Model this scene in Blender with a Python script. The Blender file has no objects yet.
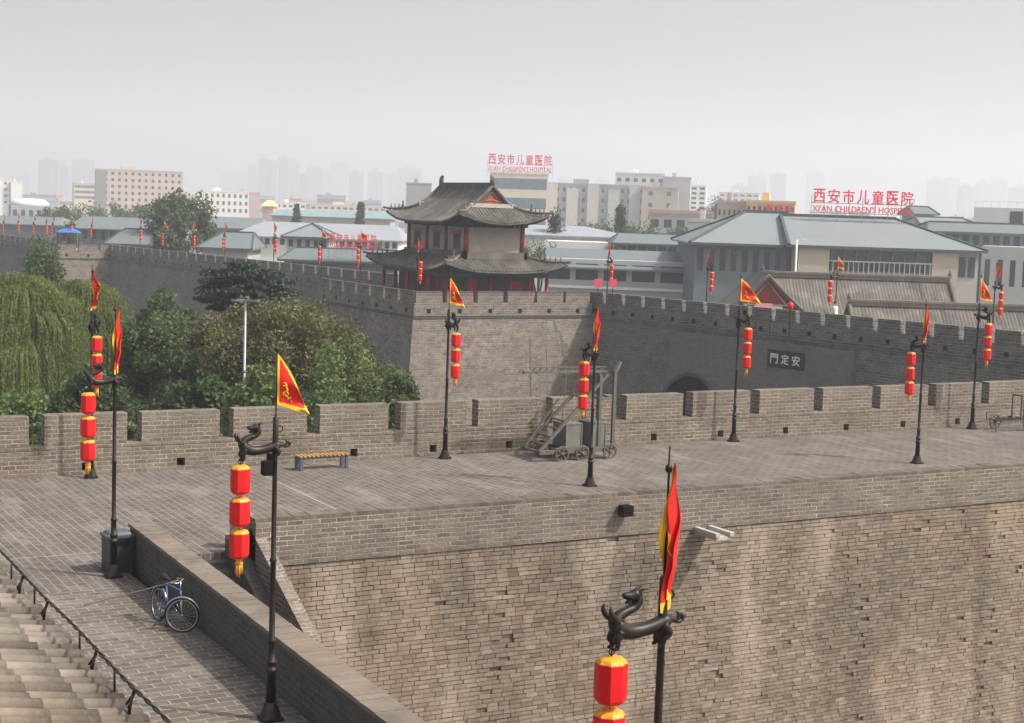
import bpy, math, random
import numpy as np
from mathutils import Vector, Matrix
random.seed(7); RNG = np.random.default_rng(7)
R = math.radians
S = bpy.context.scene
COL = S.collection

# ---------------------------------------------------------------- camera
# world axes: X runs along the barbican wall, Y runs away from it, Z up; platform floor is z = 0
FPX = 1550.0; PITCH = R(5.573); ROLL = R(1.8956); YAW = R(29.5); EYE = 8.5
cy_, sy_ = math.cos(YAW), math.sin(YAW); cp_, sp_ = math.cos(PITCH), math.sin(PITCH); cr_, sr_ = math.cos(ROLL), math.sin(ROLL)
FWD = Vector((sy_*cp_, cy_*cp_, -sp_)); RT0 = Vector((cy_, -sy_, 0)); UP0 = RT0.cross(FWD)
AX = RT0*cr_ + UP0*sr_; AY = -RT0*sr_ + UP0*cr_
cam = bpy.data.cameras.new('camera'); cam.sensor_width = 36; cam.lens = FPX*36/1024; cam.clip_end = 20000; cam.clip_start = 0.2
co = bpy.data.objects.new('camera', cam); COL.objects.link(co); S.camera = co
co.matrix_world = Matrix(((AX.x, AY.x, -FWD.x, 0), (AX.y, AY.y, -FWD.y, 0), (AX.z, AY.z, -FWD.z, EYE), (0, 0, 0, 1)))

# ---------------------------------------------------------------- light
SUN = Vector((0.66, -0.62, 1.0)).normalized()
el = math.asin(SUN.z); az = math.atan2(SUN.x, SUN.y)
w = bpy.data.worlds.new('World'); S.world = w; w.use_nodes = True; nt = w.node_tree; nt.nodes.clear()
sky = nt.nodes.new('ShaderNodeTexSky'); sky.sky_type = 'NISHITA'; sky.sun_disc = False; sky.sun_elevation = el; sky.sun_rotation = az
sky.air_density = 1.6; sky.dust_density = 10.0; sky.ozone_density = 1.0
hs = nt.nodes.new('ShaderNodeHueSaturation'); hs.inputs['Saturation'].default_value = 0.8; hs.inputs['Value'].default_value = 1.0
bg = nt.nodes.new('ShaderNodeBackground'); bg.inputs['Strength'].default_value = 0.15
wo = nt.nodes.new('ShaderNodeOutputWorld')
nt.links.new(sky.outputs[0], hs.inputs['Color']); nt.links.new(hs.outputs[0], bg.inputs['Color']); nt.links.new(bg.outputs[0], wo.inputs['Surface'])
sl = bpy.data.lights.new('sun', 'SUN'); sl.energy = 4.8; sl.angle = R(1.6); sl.color = (1.0, 0.945, 0.88)
so = bpy.data.objects.new('sun', sl); COL.objects.link(so); so.rotation_euler = (-SUN).to_track_quat('-Z', 'Y').to_euler()
S.view_settings.view_transform = 'Standard'; S.view_settings.look = 'None'; S.view_settings.gamma = 1.0; S.view_settings.exposure = 0.14
S.render.engine = 'CYCLES'
try:
    S.cycles.volume_bounces = 1; S.cycles.max_bounces = 6; S.cycles.use_denoising = True
except Exception: pass
HAZE_DENSITY = 0.00048

# ---------------------------------------------------------------- helpers: rays from known picture angles, used to site things at real distances
def ray(px, py):
    X, Y = px-512, 361.5-py
    d = AX*(X/FPX) + AY*(Y/FPX) + FWD
    return d
def on_z(px, py, z): d = ray(px, py); t = (z-EYE)/d.z; return Vector((d.x*t, d.y*t, z))
def on_y(px, py, y): d = ray(px, py); t = y/d.y; return Vector((d.x*t, y, EYE+d.z*t))
def at_d(px, py, D): d = ray(px, py); t = D/(d.x*sy_+d.y*cy_); return Vector((d.x*t, d.y*t, EYE+d.z*t))

def tag(o, label=None, cat=None, group=None, kind=None):
    if label: o['label'] = label
    if cat: o['category'] = cat
    if group: o['group'] = group
    if kind: o['kind'] = kind
    return o
def empty(name, loc=(0, 0, 0), rz=0.0, label=None, cat=None, group=None):
    o = bpy.data.objects.new(name, None); COL.objects.link(o); o.location = loc; o.rotation_euler = (0, 0, rz); o.empty_display_size = .1
    return tag(o, label, cat, group)

class MB:
    def __init__(s): s.v = []; s.f = []; s.m = []; s.sm = []; s.t = []
    def add(s, vs, fs, m=0, smooth=False, tint=None):
        b = len(s.v); s.v += [tuple(p) for p in vs]
        for f in fs:
            s.f.append(tuple(b+i for i in f)); s.m.append(m); s.sm.append(smooth); s.t.append(tint if tint is not None else .5)
    def box(s, x0, x1, y0, y1, z0, z1, m=0, tint=None, mat=None, taper=0):
        t = taper
        vs = [(x0, y0, z0), (x1, y0, z0), (x1, y1, z0), (x0, y1, z0), (x0+t, y0+t, z1), (x1-t, y0+t, z1), (x1-t, y1-t, z1), (x0+t, y1-t, z1)]
        if mat is not None: vs = [mat @ Vector(p) for p in vs]
        s.add(vs, [(0, 3, 2, 1), (4, 5, 6, 7), (0, 1, 5, 4), (1, 2, 6, 5), (2, 3, 7, 6), (3, 0, 4, 7)], m, False, tint)
    def bar(s, a, b, w, h=None, m=0, tint=None, up=Vector((0, 0, 1))):
        a = Vector(a); b = Vector(b); h = h or w; d = (b-a).normalized()
        if abs(d.dot(up)) > .98: up = Vector((1, 0, 0))
        x = d.cross(up).normalized()*(w/2); y = x.cross(d).normalized()*(h/2)
        vs = [a-x-y, a+x-y, a+x+y, a-x+y, b-x-y, b+x-y, b+x+y, b-x+y]
        s.add(vs, [(0, 1, 2, 3), (7, 6, 5, 4), (0, 4, 5, 1), (1, 5, 6, 2), (2, 6, 7, 3), (3, 7, 4, 0)], m, False, tint)
    def tube(s, pts, rad, n=8, m=0, smooth=True, closed=False, caps=True, sy=1.0):
        pts = [Vector(p) for p in pts]; k = len(pts)
        if not hasattr(rad, '__len__'): rad = [rad]*k
        vs = []; prev = None
        for i, p in enumerate(pts):
            if closed: d = pts[(i+1) % k]-pts[i-1]
            else: d = pts[min(i+1, k-1)]-pts[max(i-1, 0)]
            d.normalize()
            if prev is None:
                a = Vector((0, 0, 1)) if abs(d.z) < .9 else Vector((1, 0, 0)); x = d.cross(a).normalized()
            else:
                x = prev-d*prev.dot(d)
                x = x.normalized() if x.length > 1e-6 else d.orthogonal().normalized()
            prev = x; y = d.cross(x)
            for j in range(n):
                t = 2*math.pi*j/n; vs.append(p+x*(rad[i]*math.cos(t)*sy)+y*(rad[i]*math.sin(t)))
        fs = []
        for i in range(k if closed else k-1):
            for j in range(n):
                a = i*n+j; b = i*n+(j+1) % n; c = ((i+1) % k)*n+(j+1) % n; d = ((i+1) % k)*n+j; fs.append((a, b, c, d))
        if not closed and caps: fs += [tuple(range(n-1, -1, -1)), tuple(range((k-1)*n, k*n))]
        s.add(vs, fs, m, smooth)
    def lathe(s, prof, n=12, c=(0, 0, 0), m=0, smooth=False, ph=0.0):
        vs = []; cx, cy, cz = c
        for r, z in prof:
            for j in range(n):
                t = 2*math.pi*(j/n)+ph; vs.append((cx+r*math.cos(t), cy+r*math.sin(t), cz+z))
        fs = []; k = len(prof)
        for i in range(k-1):
            for j in range(n): fs.append((i*n+j, i*n+(j+1) % n, (i+1)*n+(j+1) % n, (i+1)*n+j))
        fs += [tuple(range(n-1, -1, -1)), tuple(range((k-1)*n, k*n))]
        s.add(vs, fs, m, smooth)
    def mesh(s, name, mats):
        me = bpy.data.meshes.new(name); me.from_pydata(s.v, [], s.f)
        for mt in (mats if isinstance(mats, (list, tuple)) else [mats]): me.materials.append(mt)
        nf = len(s.f)
        me.polygons.foreach_set('material_index', s.m); me.polygons.foreach_set('use_smooth', s.sm)
        me.update()
        nl = len(me.loops); li = np.empty(nl, np.int32); me.loops.foreach_get('vertex_index', li)
        V = np.array(s.v, np.float32).reshape(-1, 3)
        tot = np.empty(nf, np.int32); me.polygons.foreach_get('loop_total', tot)
        N = np.empty(nf*3, np.float32); me.polygons.foreach_get('normal', N); N = N.reshape(-1, 3)
        fi = np.repeat(np.arange(nf), tot); n = N[fi]; p = V[li]
        tx = -n[:, 1]; ty = n[:, 0]; L = np.hypot(tx, ty)+1e-9
        tu = (p[:, 0]*tx+p[:, 1]*ty)/L
        flat = np.abs(n[:, 2]) > .75
        uv = np.stack([np.where(flat, p[:, 0], tu), np.where(flat, p[:, 1], p[:, 2])], 1).astype(np.float32)
        ul = me.uv_layers.new(name='UVMap'); ul.data.foreach_set('uv', uv.ravel())
        ca = me.attributes.new('tint', 'FLOAT', 'FACE'); ca.data.foreach_set('value', np.array(s.t, np.float32))
        return me
    def build(s, name, mats, parent=None, **k):
        o = bpy.data.objects.new(name, s.mesh(name, mats)); COL.objects.link(o)
        if parent: o.parent = parent
        return tag(o, **k)
def put(name, me, parent=None, loc=(0, 0, 0), rz=0.0, rot=None, **k):
    o = bpy.data.objects.new(name, me); COL.objects.link(o); o.location = loc; o.rotation_euler = rot if rot else (0, 0, rz)
    if parent: o.parent = parent
    return tag(o, **k)
def fast_mesh(name, V, F, mats, tint=None, smooth=False):
    me = bpy.data.meshes.new(name); V = np.asarray(V, np.float32); F = np.asarray(F, np.int32)
    me.vertices.add(len(V)); me.vertices.foreach_set('co', V.ravel())
    k = F.shape[1]; me.loops.add(F.size); me.loops.foreach_set('vertex_index', F.ravel())
    me.polygons.add(len(F)); me.polygons.foreach_set('loop_start', np.arange(len(F), dtype=np.int32)*k)
    me.polygons.foreach_set('use_smooth', [smooth]*len(F))
    me.materials.append(mats)
    if tint is not None:
        a = me.attributes.new('tint', 'FLOAT', 'FACE'); a.data.foreach_set('value', np.asarray(tint, np.float32))
    me.update(calc_edges=True); me.validate()
    return me

# ---------------------------------------------------------------- materials
def nodes(name):
    m = bpy.data.materials.new(name); m.use_nodes = True; t = m.node_tree; b = t.nodes['Principled BSDF']
    return m, t, b
def N(t, typ, **k):
    n = t.nodes.new(typ)
    for a, v in k.items():
        if a.startswith('i_'): n.inputs[a[2:].replace('_', ' ')].default_value = v
        else: setattr(n, a, v)
    return n
def mixc(t, fac, a, b, mode='MIX'):
    n = t.nodes.new('ShaderNodeMix'); n.data_type = 'RGBA'; n.blend_type = mode
    for sock, v in ((n.inputs[0], fac), (n.inputs[6], a), (n.inputs[7], b)):
        if hasattr(v, 'is_linked') or hasattr(v, 'links'): t.links.new(v, sock)
        else: sock.default_value = v if not isinstance(v, tuple) else (*v[:3], 1)
    return n.outputs[2]
def ramp(t, src, a, b, ca=0.0, cb=1.0):
    n = t.nodes.new('ShaderNodeMapRange'); t.links.new(src, n.inputs[0]); n.inputs[1].default_value = a; n.inputs[2].default_value = b
    n.inputs[3].default_value = ca; n.inputs[4].default_value = cb; return n.outputs[0]
def noise(t, scale, detail=4, vec=None, stretch=None, rough=.55):
    n = N(t, 'ShaderNodeTexNoise'); n.inputs['Scale'].default_value = scale; n.inputs['Detail'].default_value = detail; n.inputs['Roughness'].default_value = rough
    tc = t.nodes.new('ShaderNodeTexCoord'); src = tc.outputs['UV'] if vec == 'UV' else tc.outputs['Object']
    if stretch:
        mp = t.nodes.new('ShaderNodeMapping'); t.links.new(src, mp.inputs[0]); mp.inputs['Scale'].default_value = stretch; src = mp.outputs[0]
    t.links.new(src, n.inputs['Vector']); return n.outputs['Fac']
def plain(name, col, rough=.6, metal=0.0, var=0.15, nscale=3.0, tint=0.0, spec=.4):
    m, t, b = nodes(name); f = noise(t, nscale, 5)
    lo = tuple(c*(1-var) for c in col); hi = tuple(min(1, c*(1+var)) for c in col)
    c = mixc(t, ramp(t, f, .3, .7), lo, hi)
    if tint:
        a = N(t, 'ShaderNodeAttribute', attribute_name='tint'); v = ramp(t, a.outputs['Fac'], 0, 1, 1-tint, 1+tint)
        cm = t.nodes.new('ShaderNodeVectorMath'); cm.operation = 'SCALE'; t.links.new(c, cm.inputs[0]); t.links.new(v, cm.inputs['Scale']); c = cm.outputs[0]
    t.links.new(c, b.inputs['Base Color']); b.inputs['Roughness'].default_value = rough; b.inputs['Metallic'].default_value = metal
    b.inputs['Specular IOR Level'].default_value = spec
    return m
def brick(name, ca, cb, mortar, bw=.42, bh=.12, ms=.012, rot=0.0, bump=.5, stain=.35, big=.12, pale=0.0, palec=(.5, .47, .43), mort_irreg=True, rough=.93, streak=False, mm=.5):
    k_ = .74; ca, cb, palec = [tuple(x*k_ for x in q) for q in (ca, cb, palec)]
    m, t, b = nodes(name); tc = t.nodes.new('ShaderNodeTexCoord'); mp = t.nodes.new('ShaderNodeMapping'); mp.inputs['Rotation'].default_value = (0, 0, rot)
    t.links.new(tc.outputs['UV'], mp.inputs[0])
    # a little waviness in the courses
    nz = N(t, 'ShaderNodeTexNoise'); nz.inputs['Scale'].default_value = .9; t.links.new(mp.outputs[0], nz.inputs['Vector'])
    vm = t.nodes.new('ShaderNodeVectorMath'); vm.operation = 'MULTIPLY_ADD'; t.links.new(nz.outputs['Color'], vm.inputs[0]); vm.inputs[1].default_value = (.05, .035, 0); t.links.new(mp.outputs[0], vm.inputs[2])
    br = N(t, 'ShaderNodeTexBrick'); t.links.new(vm.outputs[0], br.inputs['Vector']); br.inputs['Scale'].default_value = 1.0
    br.inputs['Brick Width'].default_value = bw; br.inputs['Row Height'].default_value = bh; br.inputs['Mortar Size'].default_value = ms; br.inputs['Mortar Smooth'].default_value = .3
    br.inputs['Color1'].default_value = (*ca, 1); br.inputs['Color2'].default_value = (*cb, 1); br.inputs['Mortar'].default_value = (*mortar, 1); br.inputs['Bias'].default_value = -.1
    n1 = noise(t, big, 6, rough=.65); n2 = noise(t, 2.2, 6, rough=.7); n3 = noise(t, 14, 3); n5 = noise(t, 1.7, 5, rough=.8)
    t.links.new(mixc(t, ramp(t, n5, .42, .62), tuple(x*mm for x in mortar), mortar), br.inputs['Mortar'])
    c = br.outputs['Color']
    c = mixc(t, ramp(t, n1, .35, .7, 0, stain), c, tuple(x*.45 for x in ca))
    c = mixc(t, ramp(t, n2, .3, .75, 0, .55), c, tuple(x*1.35 for x in cb))
    c = mixc(t, ramp(t, n3, .35, .7, 0, .35), c, tuple(x*.6 for x in ca))
    if pale:
        n4 = noise(t, .55 if not streak else 1.0, 8, rough=.8, stretch=(1.1, .35, 1) if streak else None); c = mixc(t, ramp(t, n4, .50, .66, 0, pale), c, palec)
    t.links.new(c, b.inputs['Base Color']); b.inputs['Roughness'].default_value = rough; b.inputs['Specular IOR Level'].default_value = .2
    ad = t.nodes.new('ShaderNodeMath'); ad.operation = 'MULTIPLY_ADD'; t.links.new(br.outputs['Fac'], ad.inputs[0]); ad.inputs[1].default_value = -1.0
    t.links.new(n3, ad.inputs[2])
    bp = N(t, 'ShaderNodeBump'); bp.inputs['Strength'].default_value = bump; bp.inputs['Distance'].default_value = .03; t.links.new(ad.outputs[0], bp.inputs['Height']); t.links.new(bp.outputs[0], b.inputs['Normal'])
    return m
def tinted(name, lo, hi, rough=.92, stainc=(.1, .09, .08), stain=.5, bump=.35, big=.18):
    lo, hi, stainc = [tuple(x*.80 for x in q) for q in (lo, hi, stainc)]; m, t, b = nodes(name); a = N(t, 'ShaderNodeAttribute', attribute_name='tint'); c = mixc(t, a.outputs['Fac'], lo, hi)
    n1 = noise(t, big, 7, rough=.7); c = mixc(t, ramp(t, n1, .45, .72, 0, stain), c, stainc)
    n2 = noise(t, 9, 4); c = mixc(t, ramp(t, n2, .3, .75, 0, .35), c, tuple(x*.55 for x in lo))
    n4 = noise(t, .8, 5, stretch=(1, 1, .25)); c = mixc(t, ramp(t, n4, .50, .68, 0, .42), c, tuple(min(1, x*1.35) for x in hi))
    n6 = noise(t, .45, 6, stretch=(1.6, 1, .22), rough=.7); c = mixc(t, ramp(t, n6, .48, .66, 0, .55), c, tuple(x*.62 for x in lo))
    n7 = noise(t, .3, 4); c = mixc(t, ramp(t, n7, .50, .66, 0, .35), c, (hi[0]*1.05, hi[1]*.92, hi[2]*.80))
    t.links.new(c, b.inputs['Base Color']); b.inputs['Roughness'].default_value = rough; b.inputs['Specular IOR Level'].default_value = .2
    n3 = noise(t, 22, 4); bp = N(t, 'ShaderNodeBump'); bp.inputs['Strength'].default_value = bump; bp.inputs['Distance'].default_value = .02
    t.links.new(n3, bp.inputs['Height']); t.links.new(bp.outputs[0], b.inputs['Normal']); return m
def leafmat(name, lo, hi, trans=.25):
    m, t, b = nodes(name); a = N(t, 'ShaderNodeAttribute', attribute_name='tint'); c = mixc(t, a.outputs['Fac'], lo, hi)
    t.links.new(c, b.inputs['Base Color']); b.inputs['Roughness'].default_value = .6; b.inputs['Specular IOR Level'].default_value = .25
    tr = N(t, 'ShaderNodeBsdfTranslucent'); t.links.new(c, tr.inputs['Color']); mx = N(t, 'ShaderNodeMixShader'); mx.inputs[0].default_value = trans
    out = t.nodes['Material Output']; t.links.new(b.outputs[0], mx.inputs[1]); t.links.new(tr.outputs[0], mx.inputs[2]); t.links.new(mx.outputs[0], out.inputs['Surface']); return m

M = {}
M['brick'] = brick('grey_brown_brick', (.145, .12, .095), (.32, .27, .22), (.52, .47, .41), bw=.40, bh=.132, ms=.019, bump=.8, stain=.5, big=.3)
M['low_brick'] = brick('low_parapet_brick', (.14, .12, .10), (.30, .255, .21), (.50, .46, .41), bw=.42, bh=.118, ms=.017, bump=.8, stain=.5, big=.35)
M['brick_far'] = brick('far_wall_brick', (.11, .105, .095), (.27, .255, .235), (.40, .38, .35), bw=.62, bh=.20, ms=.03, bump=.9, stain=.5, big=.12, pale=.5, palec=(.36, .34, .31))
M['brick_dark'] = brick('shaded_grey_brick', (.09, .085, .078), (.15, .142, .13), (.22, .21, .19), bw=.42, bh=.125, ms=.010, bump=.5, stain=.4)  # darkened brick, the shade of the walkway parapet's side put into its colour
M['brick_front'] = brick('bastion_brick', (.15, .13, .11), (.35, .31, .265), (.30, .27, .24), bw=.6, bh=.19, ms=.03, bump=1.0, stain=.4, big=.25, pale=.6, palec=(.42, .38, .34))
M['pave_near'] = brick('paving_near', (.12, .103, .087), (.21, .185, .155), (.48, .435, .385), bw=.50, bh=.24, ms=.013, bump=.5, stain=.35, pale=.3, mm=.75)
M['pave_far'] = brick('paving_far', (.115, .103, .09), (.195, .176, .155), (.38, .35, .31), bw=.46, bh=.23, ms=.018, mm=.9, rot=R(90), bump=.8, stain=.45, pale=.6, palec=(.38, .355, .325), streak=True)
M['coping'] = brick('coping_brick', (.22, .195, .165), (.30, .265, .23), (.33, .3, .27), bw=.42, bh=.2, ms=.008, rot=R(0), bump=.3, stain=.2)
M['old_brick'] = tinted('old_courtyard_brick', (.19, .15, .115), (.43, .365, .295), stainc=(.16, .13, .105), stain=.6)
M['old_cap'] = tinted('low_parapet_coping', (.12, .105, .09), (.25, .22, .19), stainc=(.13, .12, .11), stain=.5)
M['mortar'] = plain('old_mortar', (.13, .11, .09), .95, var=.3)
M['mortar_pale'] = plain('pale_mortar', (.36, .33, .29), .95, var=.2)
M['stone'] = plain('pale_stone', (.38, .36, .33), .8, var=.15, nscale=6)
M['stone_grey'] = plain('grey_stone', (.15, .15, .145), .8, var=.15)
M['iron'] = plain('dark_bronze_paint', (.022, .018, .017), .45, .3, var=.3, nscale=8)
M['black'] = plain('black_metal_and_hole_shade', (.008, .008, .009), .7, spec=.1)  # real black parts, and the darkness painted inside the arch and holes
M['lantern'] = plain('red_lantern_cloth', (.66, .006, .008), .5, var=.06)
M['gold'] = plain('gold_trim', (.72, .30, .02), .5, var=.3, nscale=30)
M['flag_red'] = plain('flag_red', (.68, .015, .01), .7, var=.08)
M['flag_gold'] = plain('flag_yellow', (.85, .50, .02), .7, var=.08)
M['tile'] = tinted('grey_roof_tile', (.10, .097, .09), (.25, .237, .215), stainc=(.07, .068, .062), stain=.5, big=.5)
M['tile_near'] = tinted('weathered_barrel_tile', (.13, .11, .09), (.40, .35, .295), stainc=(.16, .14, .12), stain=.4, big=.8)
M['tile_flat'] = brick('far_grey_roof', (.16, .15, .14), (.21, .20, .185), (.12, .115, .11), bw=.9, bh=.28, ms=.05, rot=R(90), bump=.4, stain=.25)
M['red_wood'] = plain('red_lacquer', (.23, .022, .016), .5, var=.2)
M['red_pale'] = plain('gable_red', (.30, .05, .04), .6, var=.2)
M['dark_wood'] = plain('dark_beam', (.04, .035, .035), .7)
M['blue_green'] = plain('painted_beam', (.02, .06, .07), .6, var=.5, nscale=4)
M['plaster'] = plain('grey_plaster', (.28, .26, .235), .9, var=.12, nscale=1.5)
M['cart_wood'] = plain('weathered_cart_wood', (.105, .10, .085), .85, var=.25, nscale=9)
M['cart_panel'] = plain('grey_green_panel', (.135, .14, .125), .8, var=.25)
M['bench_wood'] = plain('yellow_slats', (.42, .25, .07), .6, var=.25)
M['bench_leg'] = plain('slate_blue_metal', (.07, .075, .12), .6)
M['bin'] = plain('dark_slate_plastic', (.03, .037, .047), .5)
M['rubber'] = plain('black_rubber', (.015, .015, .015), .7)
M['blue_paint'] = plain('blue_bicycle_paint', (.05, .13, .33), .4)
M['chrome'] = plain('worn_chrome', (.5, .5, .5), .35, .8)
M['white_paint'] = plain('white_paint', (.75, .75, .74), .6, var=.05)
M['pale_metal'] = plain('galvanised_metal', (.30, .32, .34), .45, .3, var=.08)
M['bark'] = plain('bark', (.08, .06, .045), .95, var=.3)
M['leaf_willow'] = leafmat('willow_leaf', (.065, .09, .03), (.30, .36, .12), .45)
M['leaf_green'] = leafmat('broad_leaf', (.032, .06, .024), (.14, .20, .08), .4)
M['leaf_brown'] = leafmat('olive_brown_leaf', (.055, .055, .022), (.21, .205, .085), .35)
M['leaf_mid'] = leafmat('mid_green_leaf', (.045, .075, .025), (.20, .27, .095), .4)
M['leaf_dark'] = leafmat('dark_needles', (.010, .024, .015), (.034, .06, .032), .1)
M['ground'] = plain('city_ground', (.12, .125, .10), .95, var=.35, nscale=.03)
M['asphalt'] = plain('asphalt', (.055, .055, .055), .9)
M['blue_roof'] = plain('blue_grey_metal_roof', (.135, .162, .172), .6, var=.06, nscale=.2)
M['blue_roof2'] = plain('pale_blue_roof', (.185, .215, .225), .6, var=.06, nscale=.2)
M['ridge_dark'] = plain('dark_ridge_tiles', (.07, .085, .095), .7)
M['pale_roof'] = plain('pale_roof_sheet', (.27, .30, .33), .5, var=.05, nscale=.2)
M['glass'] = plain('dark_window_glass', (.035, .05, .065), .15, var=.3, nscale=.7, spec=.6)
M['teal_glass'] = plain('blue_glass_front', (.07, .13, .17), .15, var=.2, nscale=.5, spec=.6)
M['sign_red'] = plain('sign_red', (.78, .03, .06), .5, var=.03)
M['pink'] = plain('pink_board', (.8, .1, .15), .6)
M['skin'] = plain('skin', (.45, .28, .2), .6)
M['blue_tarp'] = plain('blue_tarpaulin', (.03, .16, .55), .6)
def wallmat(name, c, var=.07): M[name] = plain(name, c, .85, var=var, nscale=.25)
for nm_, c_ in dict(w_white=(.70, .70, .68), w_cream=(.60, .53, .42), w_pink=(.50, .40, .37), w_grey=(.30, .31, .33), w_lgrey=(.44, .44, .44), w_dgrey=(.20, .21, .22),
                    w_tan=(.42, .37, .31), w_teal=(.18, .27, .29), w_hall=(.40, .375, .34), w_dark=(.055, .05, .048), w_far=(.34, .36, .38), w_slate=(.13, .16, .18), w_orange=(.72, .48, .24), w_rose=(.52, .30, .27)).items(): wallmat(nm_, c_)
def tower_mat(name, c, gl, sx, sz):
    return brick(name, gl, tuple(x*1.1 for x in gl), c, bw=sx, bh=sz, ms=sz*.28, bump=0, stain=.1, big=.02)
M['t1'] = tower_mat('tower_block_a', (.40, .41, .43), (.16, .18, .21), 4.5, 3.0)
M['t2'] = tower_mat('tower_block_b', (.46, .44, .42), (.18, .19, .22), 3.4, 3.2)
M['t3'] = tower_mat('tower_block_c', (.30, .33, .37), (.14, .17, .21), 5.5, 3.1)

# ---------------------------------------------------------------- ground and haze
g = MB(); g.add([(-6000, -6000, -12), (6000, -6000, -12), (6000, 6000, -12), (-6000, 6000, -12)], [(0, 1, 2, 3)])
g.build('ground', M['ground'], kind='structure', label='flat city ground beyond and below the walls')
g = MB(); g.add([(55.6, 60, -11.99), (62.8, 60, -11.99), (59, 102, -11.99), (50, 102, -11.99)], [(0, 1, 2, 3)])
g.build('road', M['asphalt'], kind='structure', label='dark asphalt road at the foot of the far wall')
g = MB(); g.box(-20, 9.6, -30, 33.2, -12.5, 0)
g.build('walkway_floor', M['pave_near'], kind='structure', label='brick paving of the near walkway, rows running across')
g = MB(); g.box(-20, 9.6, 33.2, 47.3, -12.5, 0); g.box(9.6, 12.62, 35.6, 47.3, -12.5, 0); g.box(12.62, 84, 34.8, 47.3, -12.5, 0)
g.build('platform_floor', M['pave_far'], kind='structure', label='brick paving on top of the wall beyond the courtyard, pale worn patches')
g = MB(); g.box(9.6, 90, -20, 34.4, -12.3, -11.9)
g.build('courtyard_floor', M['pave_near'], kind='structure', label='paved courtyard floor below')
# white joint strips in the paving
g = MB(); g.bar((16.9, 45.2, .0), (16.9, 36.2, .0), .045, .010); g.build('paving_joint', M['mortar_pale'], kind='structure', label='pale straight joint line across the platform paving')
g = MB(); g.bar((4, 36.65, .0), (9.5, 36.65, .0), .022, .009); g.build('paving_joint', M['mortar_pale'], kind='structure', label='pale joint line across the paving by the bin')
hz = MB(); hz.box(-6100, 6100, -6100, 6100, -13.5, 330)
hm = bpy.data.materials.new('haze'); hm.use_nodes = True; ht = hm.node_tree; ht.nodes.clear()
ho = ht.nodes.new('ShaderNodeOutputMaterial'); pv = ht.nodes.new('ShaderNodeVolumePrincipled'); pv.inputs['Density'].default_value = HAZE_DENSITY
pv.inputs['Color'].default_value = (.86, .905, 1.0, 1); pv.inputs['Anisotropy'].default_value = .2
ht.links.new(pv.outputs[0], ho.inputs['Volume'])
hz.build('haze', hm, kind='stuff', label='pale city haze filling the air')

# ---------------------------------------------------------------- real-brick faces
def brick_face(name, parent, u0, u1, v, z0, z1, mat, mort, bw, bh, rough, miss, batter=0.0, label=None, seedv=0):
    rn = random.Random(seedv); V = []; F = []; T = []
    nrow = int((z1-z0)/bh)
    joints = lambda: (rn.uniform(.94, 1.06) if rn.random() < .9 else .5)*bw
    crk = [(25.9, .0), (31.5, 2.0), (19.2, 4.0), (36.8, 1.0)]
    for r_ in range(nrow):
        zt = z1-r_*bh; zb = zt-bh; rowd = rn.gauss(0, .006)
        x = u0-((r_ % 2)*.5+.15*rn.random())*bw
        while x < u1:
            L = joints(); xa = max(x, u0)+.004; xb = min(x+L, u1)-.004; x += L
            if xb-xa < .03: continue
            wob = .010*math.sin(xa*.8+r_*.05)+.008*math.sin(xa*.37+2.1)
            d = rowd+rn.gauss(0, rough*.7)*(1 if r_ > 3 else .6); k = rn.random()
            for cu, cp in crk:
                if abs(xa+.15-cu-.35*math.sin(r_*.21+cp)-.12*math.sin(r_*.9+cp)) < .2 and rn.random() < .22: k = 0
            if k < miss: d = -.03-.05*rn.random()
            yb = v + batter*(z1-zt)*-1 + .12
            yf = v - batter*(z1-zt) - d - .034
            gz = .006+.007*rn.random(); zt2 = zt-gz+wob+rn.gauss(0, .0022); zb2 = zb+gz*.4+wob
            sl_ = rn.gauss(0, rough*.2); e = .003+rn.random()*.007
            b = len(V)
            V += [(xa, yb, zb2), (xb, yb, zb2), (xb, yb, zt2), (xa, yb, zt2),
                  (xa+e*rn.random(), yf-sl_, zb2+e*rn.random()), (xb-e*rn.random(), yf+sl_, zb2+e*rn.random()), (xb-e*rn.random(), yf+sl_, zt2-e*rn.random()), (xa+e*rn.random(), yf-sl_, zt2-e*rn.random())]
            F += [(b+4, b+5, b+6, b+7), (b, b+1, b+5, b+4), (b+1, b+2, b+6, b+5), (b+2, b+3, b+7, b+6), (b+3, b, b+4, b+7)]
            tt = min(1, max(0, rn.gauss(.5, .2))); T += [tt]*5
    o = put(name, fast_mesh(name, V, F, mat, T), parent)
    if label: o['label'] = label
    g = MB(); zb_ = z0; bt = batter*(z1-z0)
    g.add([(u0, v-bt+.06, z0), (u1, v-bt+.06, z0), (u1, v+.06, z1), (u0, v+.06, z1)], [(0, 1, 2, 3)])
    g.build('mortar_bed', mort, parent)

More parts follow.
